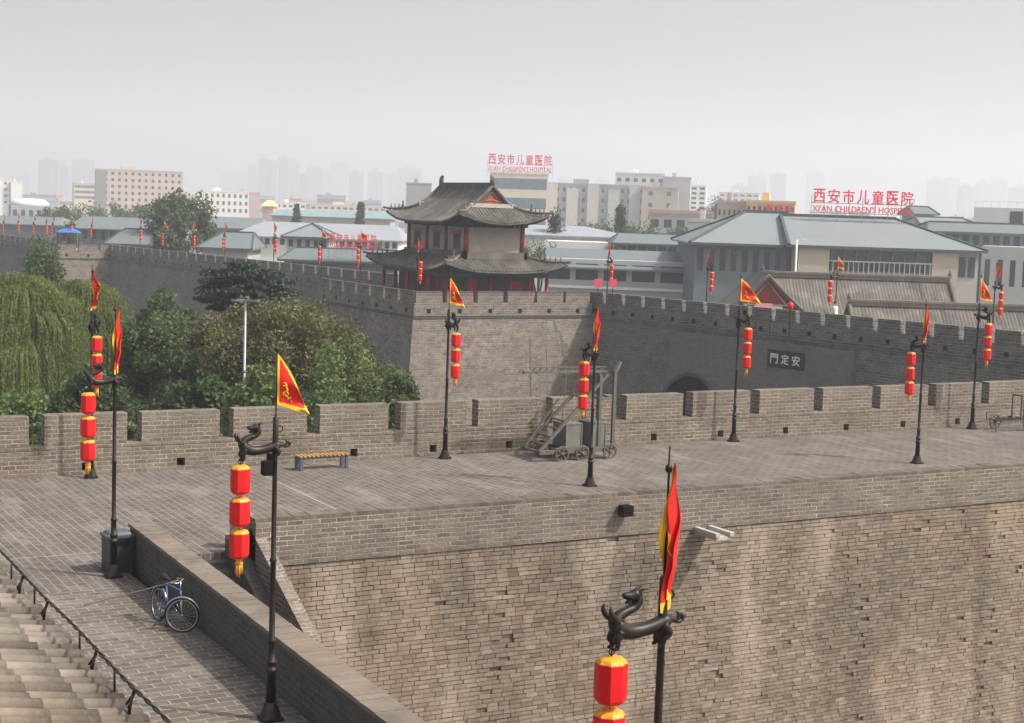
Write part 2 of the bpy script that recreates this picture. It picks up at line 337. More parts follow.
wall = empty('courtyard_wall', (26, 34.4, -12), 0, 'rough old brick wall of the courtyard, sunlit below the low parapet, wide bricks worn and cracked', 'wall')
def child_fix(root):   # parts were modelled in world coordinates: keep them there
    for c in root.children:
        c.matrix_parent_inverse = Matrix.Translation(root.location).inverted()
brick_face('brick_face', wall, 12.9, 44, 34.4, -9.2, -.16, M['old_brick'], M['mortar'], 0.33, .116, .008, .006, batter=.04, seedv=3)
g = MB(); g.box(44, 84, 34.42, 34.78, -12, -.16); g.box(12.9, 44, 34.5+.35, 35.2, -12, -.16); g.box(12.9, 44, 34.0, 34.2, -12, -9.2); g.build('wall_core', M['brick'], wall)
g = MB()
g.box(12.62, 84, 34.325, 34.45, -.140, -.07); g.box(12.62, 84, 34.335, 34.45, -.068, -.002)
g.build('string_course', M['low_brick'], wall)
g = MB(); g.box(12.62, 84, 34.345, 34.449, .002, .93); g.build('low_parapet', M['low_brick'], wall)
g = MB(); g.box(12.62, 84, 34.45, 34.79, 0.002, .93); g.build('parapet_core', M['brick'], wall)
g = MB(); x = 12.6
rn = random.Random(4)
while x < 84:
    L = .2*rn.uniform(.9, 1.1); g.box(x+.004, x+L-.004, 34.36, 34.82, .932, 1.03+rn.uniform(-.008, .01), tint=rn.gauss(.35, .2)); x += L
g.build('parapet_coping', M['old_cap'], wall)
child_fix(wall)

# left coping wall beside the near walkway
pw = empty('walkway_parapet', (9.80, 35.0, 0), R(-1.45), 'low brick parapet along the near walkway with a wide pale coping, dark shaded side', 'parapet')
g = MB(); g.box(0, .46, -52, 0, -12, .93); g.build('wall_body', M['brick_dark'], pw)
g = MB(); y = -40.0
while y < 0:
    L = .2*rn.uniform(.9, 1.1); g.box(-.035, .50, y+.003, min(y+L, .04)-.003, .932, 1.01+rn.uniform(-.006, .006), tint=rn.gauss(.6, .15)); y += L
g.build('coping', tinted('walk_coping', (.15, .13, .11), (.29, .255, .215), stain=.4, big=.6), pw)

# staircase sinking beside it
st = empty('staircase', (11.3, 35, 0), 0, 'brick staircase sinking along the courtyard behind the walkway parapet', 'staircase')
g = MB(); sl_ = .48
for k in range(26):
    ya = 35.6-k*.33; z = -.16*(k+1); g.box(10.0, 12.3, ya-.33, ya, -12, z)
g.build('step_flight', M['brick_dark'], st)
def slope_wall(g, x0, x1, y0, y1, ztop0, ztop1, zb):
    g.add([(x0, y0, zb), (x1, y0, zb), (x1, y1, zb), (x0, y1, zb), (x0, y0, ztop0), (x1, y0, ztop0), (x1, y1, ztop1), (x0, y1, ztop1)],
          [(0, 3, 2, 1), (4, 5, 6, 7), (0, 1, 5, 4), (1, 2, 6, 5), (2, 3, 7, 6), (3, 0, 4, 7)])
g = MB(); slope_wall(g, 12.62, 12.88, 19.0, 35.3, 1.0-sl_*15.9, 1.0, -12); g.build('balustrade', M['low_brick'], st)
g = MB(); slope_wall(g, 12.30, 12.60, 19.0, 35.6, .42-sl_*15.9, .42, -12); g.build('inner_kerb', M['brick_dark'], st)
g = MB(); slope_wall(g, 12.89, 13.10, 19.0, 34.30, .22-sl_*15.2, .22, -12); g.build('outer_slope', M['low_brick'], st)
child_fix(st)
bx = empty('electric_cabinet', (12.78, 36.0, 0), 0, 'small grey stone cabinet with a pale label at the head of the stairs', 'cabinet')
g = MB(); g.box(-.17, .17, -.17, .17, 0, .78, taper=.01); g.box(-.13, .13, -.13, .13, .78, .9, taper=.04); g.build('body', M['stone_grey'], bx)
g = MB(); g.box(-.172-.006, -.172+.004, -.10, .10, .35, .68); g.box(-.08, .08, -.176, -.168, .4, .65); g.build('label_plate', M['stone'], bx)

# ---------------------------------------------------------------- crenellated parapet of the near platform
def merlon_mesh(L, T, h, mat, capmat=None):
    g = MB(); g.box(-L/2, L/2, -T/2, T/2, 0, h-.13); g.box(-L/2-.008, L/2+.008, -T/2-.008, T/2+.008, h-.13, h-random.random()*.03, m=1, taper=.01)
    return g.mesh('merlon', [mat, capmat or mat])
par = empty('crenellated_parapet', (30, 47.5, 0), 0, 'sunlit brick parapet with square merlons and drain holes at the outer edge of the platform', 'parapet')
PG = [10.35+3.0*i for i in range(-6, 4)]
x = 19.32
PG = [19.32-2.98*i for i in range(9, 0, -1)]+[19.32, 22.26, 25.25, 28.27, 31.45, 34.46, 37.64, 40.82, 43.87, 46.95]+[46.95+3.07*i for i in range(1, 9)]
PG = sorted(PG); GW = .46
g = MB(); SILL = .93; T0, T1 = 47.3, 47.78; HS = .26; xs = []
holes = [(a+b)/2 for a, b in zip(PG[:-1], PG[1:])]
prev = PG[0]
for h in holes:
    g.box(prev, h-HS/2, T0, T1, 0.0, SILL); prev = h+HS/2
    g.box(h-HS/2, h+HS/2, T0+.002, T1-.002, .10+.27, SILL-.002); g.box(h-HS/2, h+HS/2, T0+.002, T1-.002, 0, .10)
    g.box(h-HS/2, h+HS/2, T1-.1, T1-.01, .09, .38, m=1)  # black backing closes the drain hole, its inner darkness put into colour
g.box(prev, PG[-1], T0, T1, 0, SILL)
g.build('wall_course', [M['brick'], M['black']], par)
g = MB(); g.box(PG[0], PG[-1], T0-.018, T0+.01, SILL-.12, SILL-.06); g.box(PG[0], PG[-1], T0-.03, T0+.0, 0.004, .06); g.build('moulding', M['brick'], par)
for a, b in zip(PG[:-1], PG[1:]):
    L = b-a-GW; me = merlon_mesh(L, T1-T0-.01, .93, M['brick'], M['low_brick']); put('merlon', me, par, ((a+b)/2, (T0+T1)/2, SILL))
    tagless = None
g = MB(); g.box(PG[0], PG[-1], 47.79, 48.4, -12, -.2, taper=0); g.build('outer_face', M['brick'], par)
child_fix(par)

# ---------------------------------------------------------------- stone spout, flood lights on the courtyard wall
sp = empty('stone_spout', (25.7, 34.3, -.18), 0, 'pale stone drain spout jutting from the courtyard wall', 'spout')
g = MB(); g.box(-.26, .26, -.95, .1, -.1, 0); g.build('channel', M['stone'], sp)
for s_ in (-1, 1):
    g = MB(); g.box(s_*.24-.07, s_*.24+.07, -1.0, .12, 0.002, .11); g.build('cheek', M['stone'], sp)
fl = empty('wall_floodlight', (23.0, 34.37, .55), 0, 'black box floodlight fixed to the courtyard wall left of the spout', 'floodlight')
g = MB(); g.box(-.16, .16, -.34, -.06, -.12, .16); g.build('housing', M['black'], fl)
g = MB(); g.box(-.05, .05, -.06, .04, -.05, .05); g.bar((-.5, .0, -.16), (0, .0, -.16), .04); g.build('bracket', M['black'], fl)

# ---------------------------------------------------------------- lantern poles
def circ(c, r, n=10, ax='z'):
    return [(c[0]+r*math.cos(2*math.pi*i/n), c[1], c[2]+r*math.sin(2*math.pi*i/n)) for i in range(n)]
JZ = 4.466
g = MB(); g.box(-.17, .17, -.17, .17, 0, .06); g.lathe([(.19, .06), (.165, .12), (.12, .26), (.11, .30)], 8, smooth=False); m_base = g.mesh('base', M['iron'])
g = MB(); g.lathe([(.088, .28), (.075, .80), (.10, .81), (.10, .85), (.075, .87), (.07, .93), (.092, .94), (.092, .98), (.066, 1.0), (.058, 1.28), (.075, 1.29), (.075, 1.33), (.05, 1.36), (.046, 2.6), (.058, 2.61), (.058, 2.65), (.044, 2.67), (.038, 4.3), (.06, 4.34), (.055, 4.40), (.05, 4.5), (.046, 4.93), (.03, 4.95)], 12, smooth=True); m_shaft = g.mesh('shaft', M['iron'])
def cat(pts, n=5):
    P = [Vector(p[:3]) for p in pts]; r = [p[3] for p in pts]; out = []; rr = []
    for i in range(len(P)-1):
        p0, p1, p2, p3 = P[max(i-1, 0)], P[i], P[i+1], P[min(i+2, len(P)-1)]
        for k in range(n):
            t = k/n; out.append(.5*((2*p1)+(p2-p0)*t+(2*p0-5*p1+4*p2-p3)*t*t+(3*p1-p0-3*p2+p3)*t**3)); rr.append(r[i]*(1-t)+r[i+1]*t)
    out.append(P[-1]); rr.append(r[-1]); return out, rr
g = MB()
def limb(pts, n=8, k=4): a, b = cat(pts, k); g.tube(a, b, n)
limb([(.10, 0, .05, .03), (.04, 0, .03, .075), (-.08, 0, -.01, .074), (-.24, 0, -.04, .070), (-.38, 0, -.045, .080), (-.5, 0, -.005, .092), (-.55, 0, .07, .082), (-.52, 0, .125, .058), (-.43, 0, .165, .048), (-.34, 0, .195, .043), (-.29, 0, .255, .046), (-.31, 0, .30, .042)], 10)   # body, breast, curling neck
limb([(-.27, 0, .31, .03), (-.33, 0, .325, .06), (-.39, 0, .315, .05), (-.46, 0, .325, .032), (-.485, 0, .33, .016)])   # skull and upper jaw
limb([(-.35, 0, .29, .033), (-.41, 0, .262, .022), (-.45, 0, .25, .012)], 6)    # lower jaw
for s_ in (-1, 1):
    limb([(-.32, s_*.03, .355, .018), (-.26, s_*.05, .385, .012), (-.22, s_*.055, .375, .004)], 6)     # horn
    limb([(-.52, s_*.05, -.02, .055), (-.57, s_*.06, -.10, .040), (-.55, s_*.05, -.14, .028), (-.56, s_*.05, -.18, .026), (-.60, s_*.05, -.19, .016)], 6)    # foreleg and paw
    limb([(-.02, s_*.05, .0, .06), (.03, s_*.075, -.08, .045), (-.02, s_*.07, -.14, .03), (-.03, s_*.06, -.2, .025), (-.07, s_*.055, -.21, .014)], 6)    # hind leg gripping the pole
    limb([(-.54, s_*.05, .06, .03), (-.62, s_*.07, .13, .035), (-.66, s_*.07, .20, .022), (-.65, s_*.06, .25, .006)], 6)   # wing tuft
limb([(.05, 0, .03, .05), (.13, 0, .03, .035), (.18, 0, .0, .022), (.23, 0, .01, .02), (.25, 0, .05, .026), (.22, 0, .08, .012)], 7)
limb([(.18, 0, .02, .02), (.20, 0, .07, .022), (.17, 0, .105, .01)], 6)
for k in range(7):
    t = k/6; g.tube([(-.56+.24*t, 0, .13+.11*t), (-.52+.24*t, 0, .19+.11*t)], [.02, .004], 5)
m_dragon = g.mesh('dragon_bracket', M['iron'])
g = MB(); g.tube([(0, 0, 4.9), (.003, 0, 6.0)], .012, 6); g.lathe([(.002, 5.97), (.03, 5.99), (.04, 6.02), (.03, 6.05), (.012, 6.07), (.008, 6.24), (.001, 6.26)], 8, smooth=True)
g.tube(circ((.075, 0, 4.75), .05, 10), .012, 5, closed=True); m_staff = g.mesh('flag_staff', M['iron'])
def flag_mesh(tip, hoist=.82, fold=.05, nf=2.0, seed=0, emb=False):
    top = Vector((.016, 0, 0)); bot = Vector((.016, 0, -hoist)); tip = Vector((tip[0], 0, tip[1])); n = 48
    ph = seed*1.7
    def P(a, b):      # a: along the hoist 0..1, b: towards the tip 0..1
        h = top.lerp(bot, a); q = h.lerp(tip, b)
        q.z -= .10*math.sin(math.pi*b)*(1-a)*(-1 if emb else .2)
        w_ = fold*(b**.8)
        q.y += w_*math.sin(nf*math.pi*(a*1.1+b*1.2)+ph)+w_*.5*math.sin(7*a+4*b+ph)
        q.x += .3*w_*math.sin(5*a+ph)*b
        return q
    g = MB(); idx = {}; V = []
    for i in range(n+1):
        for j in range(n+1): idx[i, j] = len(V); V.append(P(i/n, j/n))
    F = []; mi = []
    for i in range(n):
        for j in range(n):
            f = (idx[i, j], idx[i+1, j], idx[i+1, j+1], idx[i, j+1])
            F.append(f); d = min((i+.5)/n, 1-(i+.5)/n)*(1-(j+.5)/n)*hoist
            mi.append(1 if (d < (.05 if emb else .035) or (j+.5)/n > .93 or (emb and (j+.5)/n < .06)) else 0)
    b0 = len(g.v); g.v += [tuple(p) for p in V]
    for f, m_ in zip(F, mi): g.f.append(f); g.m.append(m_); g.sm.append(True); g.t.append(.5)
    for side in (-1,):     # the cloth is a thin solid: a second skin 3 mm behind
        b1 = len(g.v); g.v += [(p.x, p.y+.003, p.z) for p in V]
        for f, m_ in zip(F, mi): g.f.append(tuple(b1+k for k in reversed(f))); g.m.append(m_); g.sm.append(True); g.t.append(.5)
    me = g.mesh('flag', [M['flag_red'], M['flag_gold']])
    e = MB()
    sc_ = lambda q: (.64+(q[0]-.56)*.62, .30+(q[1]-.26)*.75)
    strokes = [[(.40, .10), (.34, .20), (.42, .30), (.52, .24), (.60, .14), (.70, .20), (.72, .34), (.66, .46)], [(.34, .2), (.28, .26), (.24, .18), (.30, .12)], [(.60, .14), (.76, .10)], [(.72, .34), (.84, .30)], [(.52, .24), (.56, .36), (.64, .30)], [(.84, .44), (.76, .52)]]
    for off in (-.006, .009):
        for s_ in strokes:
            e.tube([P(*sc_(q))+Vector((0, off, 0)) for q in s_], .013, 4, sy=.5)
    return me, e.mesh('emblem', M['flag_gold'])
def furled_mesh(L, wmax, seed=0):
    n, m_ = 96, 30; V = []; F = []; mi = []; ph = seed*2.1
    for i in range(n+1):
        t = i/n; w_ = (.04+wmax*(min(1, t*2.2)**.7)*(1-max(0, t-.72)/.28*.85)*(1+.22*math.sin(8*t+ph)+.12*math.sin(19*t)))
        for j in range(m_+1):
            q = j/m_; V.append((.012+q*w_-.35*w_*t*(seed % 2)+.015*math.sin(6*t+ph), .055*math.sin(q*11+t*5+ph)*min(1, .2+t*2)+.03*math.sin(t*11+q*3), -t*L+.16*q*(1-t)+.05*math.sin(q*6+ph)*t+.03*math.sin(5*q+9*t)))
    for i in range(n):
        for j in range(m_):
            q = (j+.5)/m_; t = (i+.5)/n; k = i*(m_+1)+j; F.append((k, k+m_+1, k+m_+2, k+1)); mi.append(1 if (q < .34-.16*t or t > .93 or (t > .55 and q > 1.25-.25*t)) else 0)
    g = MB()
    for dy in (0, .004):
        b0 = len(g.v); g.v += [(x, y+dy, z) for x, y, z in V]
        for f, c in zip(F, mi): g.f.append(tuple(b0+k for k in (f if dy == 0 else f[::-1]))); g.m.append(c); g.sm.append(True); g.t.append(.5)
    me = g.mesh('flag', [M['flag_red'], M['flag_gold']]); e = MB()
    at_ = lambda i, j: Vector(V[i*(m_+1)+j])
    for off in (-.008, .012):
        e.tube([at_(i, j)+Vector((0, off, 0)) for i, j in ((44, 15), (48, 18), (52, 18), (56, 15), (60, 18), (64, 21))], .010, 4, sy=.5)
    return me, e.mesh('emblem', M['flag_gold'])
FL = {'spread': flag_mesh((.52, -.96), fold=.07, seed=0, emb=True), 'wide': flag_mesh((.78, -.90), fold=.08, seed=1, emb=True),
      'furled': furled_mesh(1.30, .12, 1), 'slack': furled_mesh(1.02, .20, 2)}
# lantern string
def lantern_mesh():
    g = MB(); g.lathe([(.075, -.25), (.135, -.235), (.168, -.19), (.172, 0), (.168, .19), (.135, .235)], 8, ph=R(12)); return g.mesh('lantern', M['lantern'])
m_lan = lantern_mesh()
g = MB(); g.lathe([(.055, .262), (.10, .256), (.137, .237), (.165, .198), (.13, .232), (.05, .235)], 8, ph=R(12))
m_cap = g.mesh('cap', M['gold'])
g = MB(); g.lathe([(.055, -.275), (.078, -.262), (.08, -.25), (.05, -.24)], 8, ph=R(12)); m_rim = g.mesh('lower_rim', M['gold'])
g = MB(); g.lathe([(.05, -.26), (.055, -.31), (.075, -.33), (.06, -.36)], 8)
for k in range(7):
    a = k*.9; g.tube([(.04*math.cos(a), .04*math.sin(a), -.34), (.055*math.cos(a), .055*math.sin(a), -.52-.03*(k % 3))], [.022, .010], 5)
m_tas = g.mesh('tassel', M['gold'])
g = MB(); g.tube([(0, 0, .20), (0, 0, -1.45)], .008, 5); g.tube(circ((0, 0, .17), .035, 8), .008, 4, closed=True); m_cord = g.mesh('cord', M['black'])
ARM = .585
def lantern_pole(x, y, z, rot, fly, flag='spread', desc='', group='lantern poles with dragon brackets and pennants', far=False, ldesc='', swing=0.0, extra=None, zs=1.0):
    p = empty('lantern_pole', (x, y, z), rot, desc, 'lantern pole', group); p.scale = (1, 1, zs)
    put('base', m_base, p); put('shaft', m_shaft, p); put('dragon_bracket', m_dragon, p, (0, 0, JZ)); put('flag_staff', m_staff, p)
    f = put('flag', FL[flag][0], p, (0, 0, 5.96), fly-rot)
    if not far: put('emblem', FL[flag][1], f)
    if extra: extra(p)
    ax = (x-ARM*math.cos(rot), y-ARM*math.sin(rot))
    s = empty('lantern_string', (ax[0], ax[1], z+JZ*zs-.38), rot+swing, ldesc, 'lanterns', 'strings of three red lanterns'); s.scale = (.97, .97, .93)
    put('cord', m_cord, s)
    for k in range(3):
        l = put('lantern', m_lan, s, (0, 0, -.14-.565*k), rz=.25*k)
        put('cap', m_cap, l); put('lower_rim', m_rim, l)
    put('tassel', m_tas, s, (0, 0, -.14-1.13))
FR = -YAW        # cloth blown to camera right, in world terms
H90 = math.pi/2
def speaker(p):
    g = MB(); g.box(-.21, -.06, -.09, .09, 4.02, 4.24); g.bar((-.1, 0, 4.1), (0, 0, 4.1), .04); g.build('speaker_box', M['black'], p)
def cam_box(p):
    g = MB(); g.box(-.10, .10, -.22, -.05, 3.2, 3.45); g.build('junction_box', M['black'], p)
NP = [
 (11.89, 46.77, H90, FR-.5, 'slack', 'iron lantern pole farthest left against the parapet, slack narrow pennant, dragon seen end on', None, 'red lanterns hanging farthest left, partly behind another string'),
 (9.15, 33.92, 0, FR-.3, 'furled', 'iron lantern pole standing beside the dark rubbish bin, furled pennant', None, 'red lanterns hanging left of the pole by the rubbish bin'),
 (8.99, 23.50, 0, FR+.15, 'spread', 'iron lantern pole nearest the bicycle with a spread red pennant and small speaker box', speaker, 'red lanterns hanging in front of the staircase head'),
 (23.91, 46.75, H90, FR, 'spread', 'iron lantern pole at the parapet between bench and wooden siege cart', None, 'red lanterns hanging right of the pole between bench and siege cart'),
 (25.19, 39.5, -H90, FR-.9, 'furled', 'iron lantern pole standing just in front of the wooden siege cart, furled pennant', None, 'red lanterns hanging in front of the wooden siege cart'),
 (36.42, 46.75, H90, FR, 'wide', 'iron lantern pole at the parapet below the gate name tablet, wide spread pennant', None, 'red lanterns hanging in front of the far gate wall near its arch'),
 (38.88, 39.93, -H90, FR-.9, 'furled', 'iron lantern pole at the courtyard edge right of centre, furled pennant', None, 'red lanterns hanging left of the pole at the courtyard edge, right side'),
 (48.92, 46.75, H90, FR, 'spread', 'iron lantern pole at the parapet beside the small wooden cart, spread pennant', None, 'red lanterns hanging above the small wooden cart'),
 (8.80, 12.35, 0, FR-.8, 'furled', 'nearest iron lantern pole, its large dragon bracket in front of the courtyard wall', None, 'largest and nearest red lanterns, cut off by the bottom of the picture'),
]
BASES = [(91, 479, 1.04), (113.3, 578, 1.0), (270.3, 720.7, 1.02), (444.75, 459.5, 1.035), (589.7, 487, .925), (733.25, 442.5, 1.045), (916.75, 464.5, .94), (971.75, 430, 1.065), None]
for (x, y, rt, fy, fg, d_, ex, ld), bs_ in zip(NP, BASES):
    zs_ = 1.0
    if bs_: q_ = on_z(bs_[0], bs_[1]-1, 0); x, y, zs_ = q_.x, min(q_.y, 47.05) if y > 45 else q_.y, bs_[2]
    lantern_pole(x, y, 0, rt, fy, fg, d_, ldesc=ld, extra=ex, zs=zs_)

# ---------------------------------------------------------------- bench, bin, bicycle
b = empty('bench', (19.1, 46.0, 0), R(3), 'low bench with yellow wooden slats and slate blue legs before the parapet', 'bench')
g = MB()
for k in range(12): xx = -.82+k*.149; g.box(xx-.045, xx+.045, -.21, .21, .43, .475)
g.build('seat', M['bench_wood'], b)
for sy in (-1, 1): g = MB(); g.box(-.88, .88, sy*.135-.025, sy*.135+.025, .36, .425); g.build('seat_rail', M['bench_leg'], b)
for sx in (-1, 1):
    for sy in (-1, 1):
        g = MB(); g.box(sx*.80-.05, sx*.80+.05, sy*.17-.045, sy*.17+.045, 0, .355); g.build('leg', M['bench_leg'], b)
t = empty('litter_bin', (9.42, 34.66, 0), 0, 'dark slate square litter bin tucked behind a lantern pole against the parapet end', 'litter bin')
g = MB(); g.box(-.30, .30, -.26, .26, 0, .06, taper=.0); g.box(-.29, .29, -.25, .25, .06, .80, taper=-.012); g.build('body', M['bin'], t)
g = MB(); g.box(-.33, .33, -.29, .29, .81, .87); g.box(-.28, .28, -.24, .24, .87, .93, taper=.05); g.build('lid', plain('bin_lid', (.06, .075, .09), .5), t)
g = MB(); g.box(-.2, .2, -.268, -.262, .62, .76); g.build('opening_shade', M['black'], t)  # solid black plate, the dark inside of the slot put into colour

bk = empty('bicycle', (9.12, 29.70, 0), R(-81.5), 'old blue bicycle leaning toward the shaded parapet, front wheel turned', 'bicycle')
def wheel(par, x, rz, rr=.33, rim=M['chrome']):
    wh = empty('wheel', (x, 0, rr)); wh.parent = par; wh.rotation_euler = (0, 0, rz)
    g = MB(); g.tube([(rr*math.cos(a), 0, rr*math.sin(a)) for a in [2*math.pi*i/32 for i in range(32)]], .019, 6, closed=True); g.build('tyre', M['rubber'], wh)
    g = MB(); g.tube([((rr-.025)*math.cos(a), 0, (rr-.025)*math.sin(a)) for a in [2*math.pi*i/32 for i in range(32)]], .010, 5, closed=True); g.build('rim', rim, wh)
    g = MB(); g.tube([(0, -.04, 0), (0, .04, 0)], .022, 8)
    for i in range(18):
        a = 2*math.pi*i/18; g.tube([(0, .02*(-1)**i, 0), ((rr-.02)*math.cos(a), 0, (rr-.02)*math.sin(a))], .0025, 3)
    g.build('spokes', M['chrome'], wh); return wh
wheel(bk, -.53, 0); wheel(bk, .53, R(50))
g = MB()
bb = (-.08, 0, .29); seat = (-.27, 0, .80); head = (.38, 0, .80); hl = (.42, 0, .66)
for a, c, r_ in ((bb, seat, .018), (seat, head, .017), (bb, hl, .02), (head, hl, .022), (bb, (-.53, 0, .33), .012), ((-.24, 0, .72), (-.53, 0, .33), .011)): g.tube([a, c], r_, 6)
g.build('frame', M['blue_paint'], bk)
g = MB(); fx = Vector((.53, 0, .33)); dv = Vector((math.cos(R(50)+H90), math.sin(R(50)+H90), 0))
for s_ in (-1, 1): g.tube([fx+dv*.045*s_, Vector((.45, 0, .62))+dv*.045*s_, Vector((.42, 0, .68))], .011, 5)
g.build('fork', M['chrome'], bk)
g = MB(); fwd2 = Vector((math.cos(R(50)), math.sin(R(50)), 0))
c0 = Vector((.36, 0, .98)); g.tube([(.38, 0, .80), c0], .014, 6); g.tube([c0-dv*.26-fwd2*.14, c0-dv*.22, c0, c0+dv*.22, c0+dv*.26-fwd2*.14], .012, 6); g.build('handlebar', M['chrome'], bk)
g = MB(); g.tube([(-.43, 0, .90), (-.30, 0, .905), (-.14, 0, .90)], [.085, .06, .02], 8, sy=1); g.tube([(-.27, 0, .78), (-.28, 0, .88)], .014, 6); g.build('saddle', M['rubber'], bk)
for xx, rz in ((-.53, 0), (.53, R(50))):
    g = MB(); g.tube([(xx+.365*math.cos(a)*math.cos(rz), .365*math.cos(a)*math.sin(rz), .33+.365*math.sin(a)) for a in [R(20+14*i) for i in range(11)]], .016, 5, sy=1.4); g.build('mudguard', M['chrome'], bk)
g = MB(); g.box(-.75, -.36, -.07, .07, .70, .72); g.bar((-.70, 0, .7), (-.55, 0, .36), .012); g.build('rear_rack', M['black'], bk)
g = MB(); g.tube([(-.06, -.05, .29), (-.1, -.09, .16)], .009, 5); g.box(-.16, -.04, -.14, -.08, .14, .165); g.tube([(-.06, .05, .29), (0, .09, .42)], .009, 5); g.box(-.06, .06, .08, .14, .41, .435); g.lathe([(.09, -.005), (.09, .005)], 14, c=(0, 0, 0)); g.build('pedals', M['black'], bk)
bk.rotation_euler = (R(-4), 0, R(-81.5))
a_ = on_z(134, 590, .5); g = MB(); g.tube([(7.62, 30.55, .35), (9.12, 30.0, .78), (9.2, 29.4, .99)], .012, 5)
g.build('bamboo_stick', M['stone'], label='thin pale stick laid across the bicycle saddle and handlebar', cat='stick')

# ---------------------------------------------------------------- wooden siege cart
ct = empty('siege_cart', (28.12, 45.5, 0), 0, 'weathered grey wooden siege crane cart with ladder frame, boxes and long boom', 'siege cart')
def rel(px, py, y): p = on_y(px, py, y); return Vector((p.x-28.0, p.y-45.55, p.z))
def spoked(par, x, y, r_, name='wheel', rz=0.0, ns=6):
    g = MB(); g.tube([(x+r_*math.cos(a), y, r_+r_*math.sin(a)) for a in [2*math.pi*i/22 for i in range(22)]], .032, 5, closed=True, smooth=False); g.tube([(x, y-.07, r_), (x, y+.07, r_)], .055, 8)
    for i in range(ns):
        a = 2*math.pi*i/ns+.3; g.bar((x, y, r_), (x+(r_-.01)*math.cos(a), y, r_+(r_-.01)*math.sin(a)), .035)
    g.build(name, M['cart_wood'], par)
for x_ in (-.70, .12, 1.25): spoked(ct, x_, -.72, .25)
for x_ in (-.70, 1.25): spoked(ct, x_, .72, .25)
g = MB()
for yy in (-.62, .62): g.bar((-1.55, yy, .32), (1.45, yy, .32), .12, .13)
for xx in (-1.5, -.7, .15, .8, 1.4): g.bar((xx, -.66, .33), (xx, .66, .33), .08, .08)
g.bar((-.8, -.6, .38), (1.3, -.6, .38), .05, .1); g.build('chassis', M['cart_wood'], ct)
for (a, c) in ((-.42, .20), (.62, 1.18)):
    g = MB(); g.box(a, c, -.5, .40, .42, 1.22); g.box(a-.02, c+.02, -.52, .42, 1.22, 1.26); g.bar((a, -.505, .42), (a, -.505, 1.22), .04); g.bar((c, -.505, .42), (c, -.505, 1.22), .04); g.build('crate_box', M['cart_panel'], ct)
g = MB()
for xx, yy, zt in ((.90, .5, 3.15), (1.48, -.5, 3.05), (.90, -.5, 2.9), (1.48, .5, 2.9)): g.bar((xx, yy, .34), (xx, yy, zt), .11)
g.bar((.90, -.5, 2.05), (1.48, -.5, 2.15), .06); g.bar((.90, .5, 2.05), (1.48, .5, 2.1), .06); g.bar((1.48, -.55, 2.1), (1.48, .55, 2.1), .06); g.bar((.90, -.55, 2.1), (.90, .55, 2.1), .06)
g.bar((1.48, -.5, 2.98), (1.78, -.35, 3.35), .10); g.bar((.90, .5, 3.0), (1.1, .55, 3.4), .09); g.bar((1.1, .55, 3.4), (1.78, -.35, 3.33), .035); g.bar((.90, -.5, 2.85), (1.48, .5, 2.85), .05)
g.build('mast_frame', M['cart_wood'], ct)
g = MB()
for yy in (-.55, .45):
    g.bar((-1.5, yy, .36), (1.2, yy*.9, 2.95), .10, .10)
for k in range(9):
    t_ = .08+k*.10; xx = -1.5+2.7*t_; zz = .36+2.59*t_
    if k not in (4, 5, 7): g.bar((xx, -.55, zz), (xx, .42, zz), .055)
g.bar((-1.5, .45, .4), (-.2, .45, 2.0), .05); g.bar((-1.2, -.55, .38), (-.9, -.1, 1.2), .04)
g.build('ladder', M['cart_wood'], ct)
g = MB(); g.bar((-1.85, .12, 3.0), (1.50, .12, 2.98), .13, .09); g.bar((-1.45, -.08, 3.0), (1.50, -.06, 2.98), .06, .06); g.bar((-1.6, .12, 3.16), (1.50, .12, 3.12), .06, .05)
for k in range(12): g.bar((-1.5+k*.25, .12, 3.0), (-1.38+k*.25, .12, 3.15), .04)
for k in range(7): g.bar((-1.3+k*.35, -.1, 3.0), (-1.3+k*.35, .14, 3.0), .04)
g.tube([(-1.85, .12, 3.02), (-1.95, .12, 3.1), (-2.02, .12, 3.0)], .025, 5); g.build('boom', M['cart_wood'], ct)
g = MB()
for xx in (.95, 1.15): g.tube([(xx, 0, 2.9), (xx, 0, 1.2)], .012, 4)
g.tube([(-.3, -.2, 2.95), (-.45, -.2, 1.2)], .012, 4); g.build('ropes', M['cart_wood'], ct)

c2 = empty('hand_cart', (50.5, 45.9, 0), 0, 'small old wooden cart with spoked wheels and a square frame at the right edge', 'cart')
for x_, y_ in ((-.75, .5), (.15, -.5), (1.5, -.5), (1.5, .5)): spoked(c2, x_, y_, .30, ns=8)
g = MB()
for yy in (-.42, .42): g.bar((-1.35, yy, .42), (1.9, yy, .42), .07)
for k in range(8): g.bar((-1.2+k*.4, -.45, .46), (-1.2+k*.4, .45, .46), .05)
g.bar((-1.35, -.42, .42), (-1.7, -.42, .05), .05); g.bar((-1.35, .42, .42), (-1.35, .42, .75), .04); g.build('bed', M['cart_wood'], c2)
g = MB()
for xx, yy in ((.0, -.2), (.72, -.2), (.0, .3), (.72, .3)): g.bar((xx, yy, .45), (xx, yy, 1.45), .06)
g.bar((.0, -.2, 1.45), (.72, -.2, 1.42), .06); g.bar((.0, .3, 1.45), (.72, .3, 1.42), .06); g.bar((0, -.2, 1.45), (0, .3, 1.45), .06); g.bar((.72, -.2, 1.42), (.72, .3, 1.42), .06)
g.bar((.3, -.3, .5), (.72, -.3, .85), .06); g.build('frame', M['cart_wood'], c2)

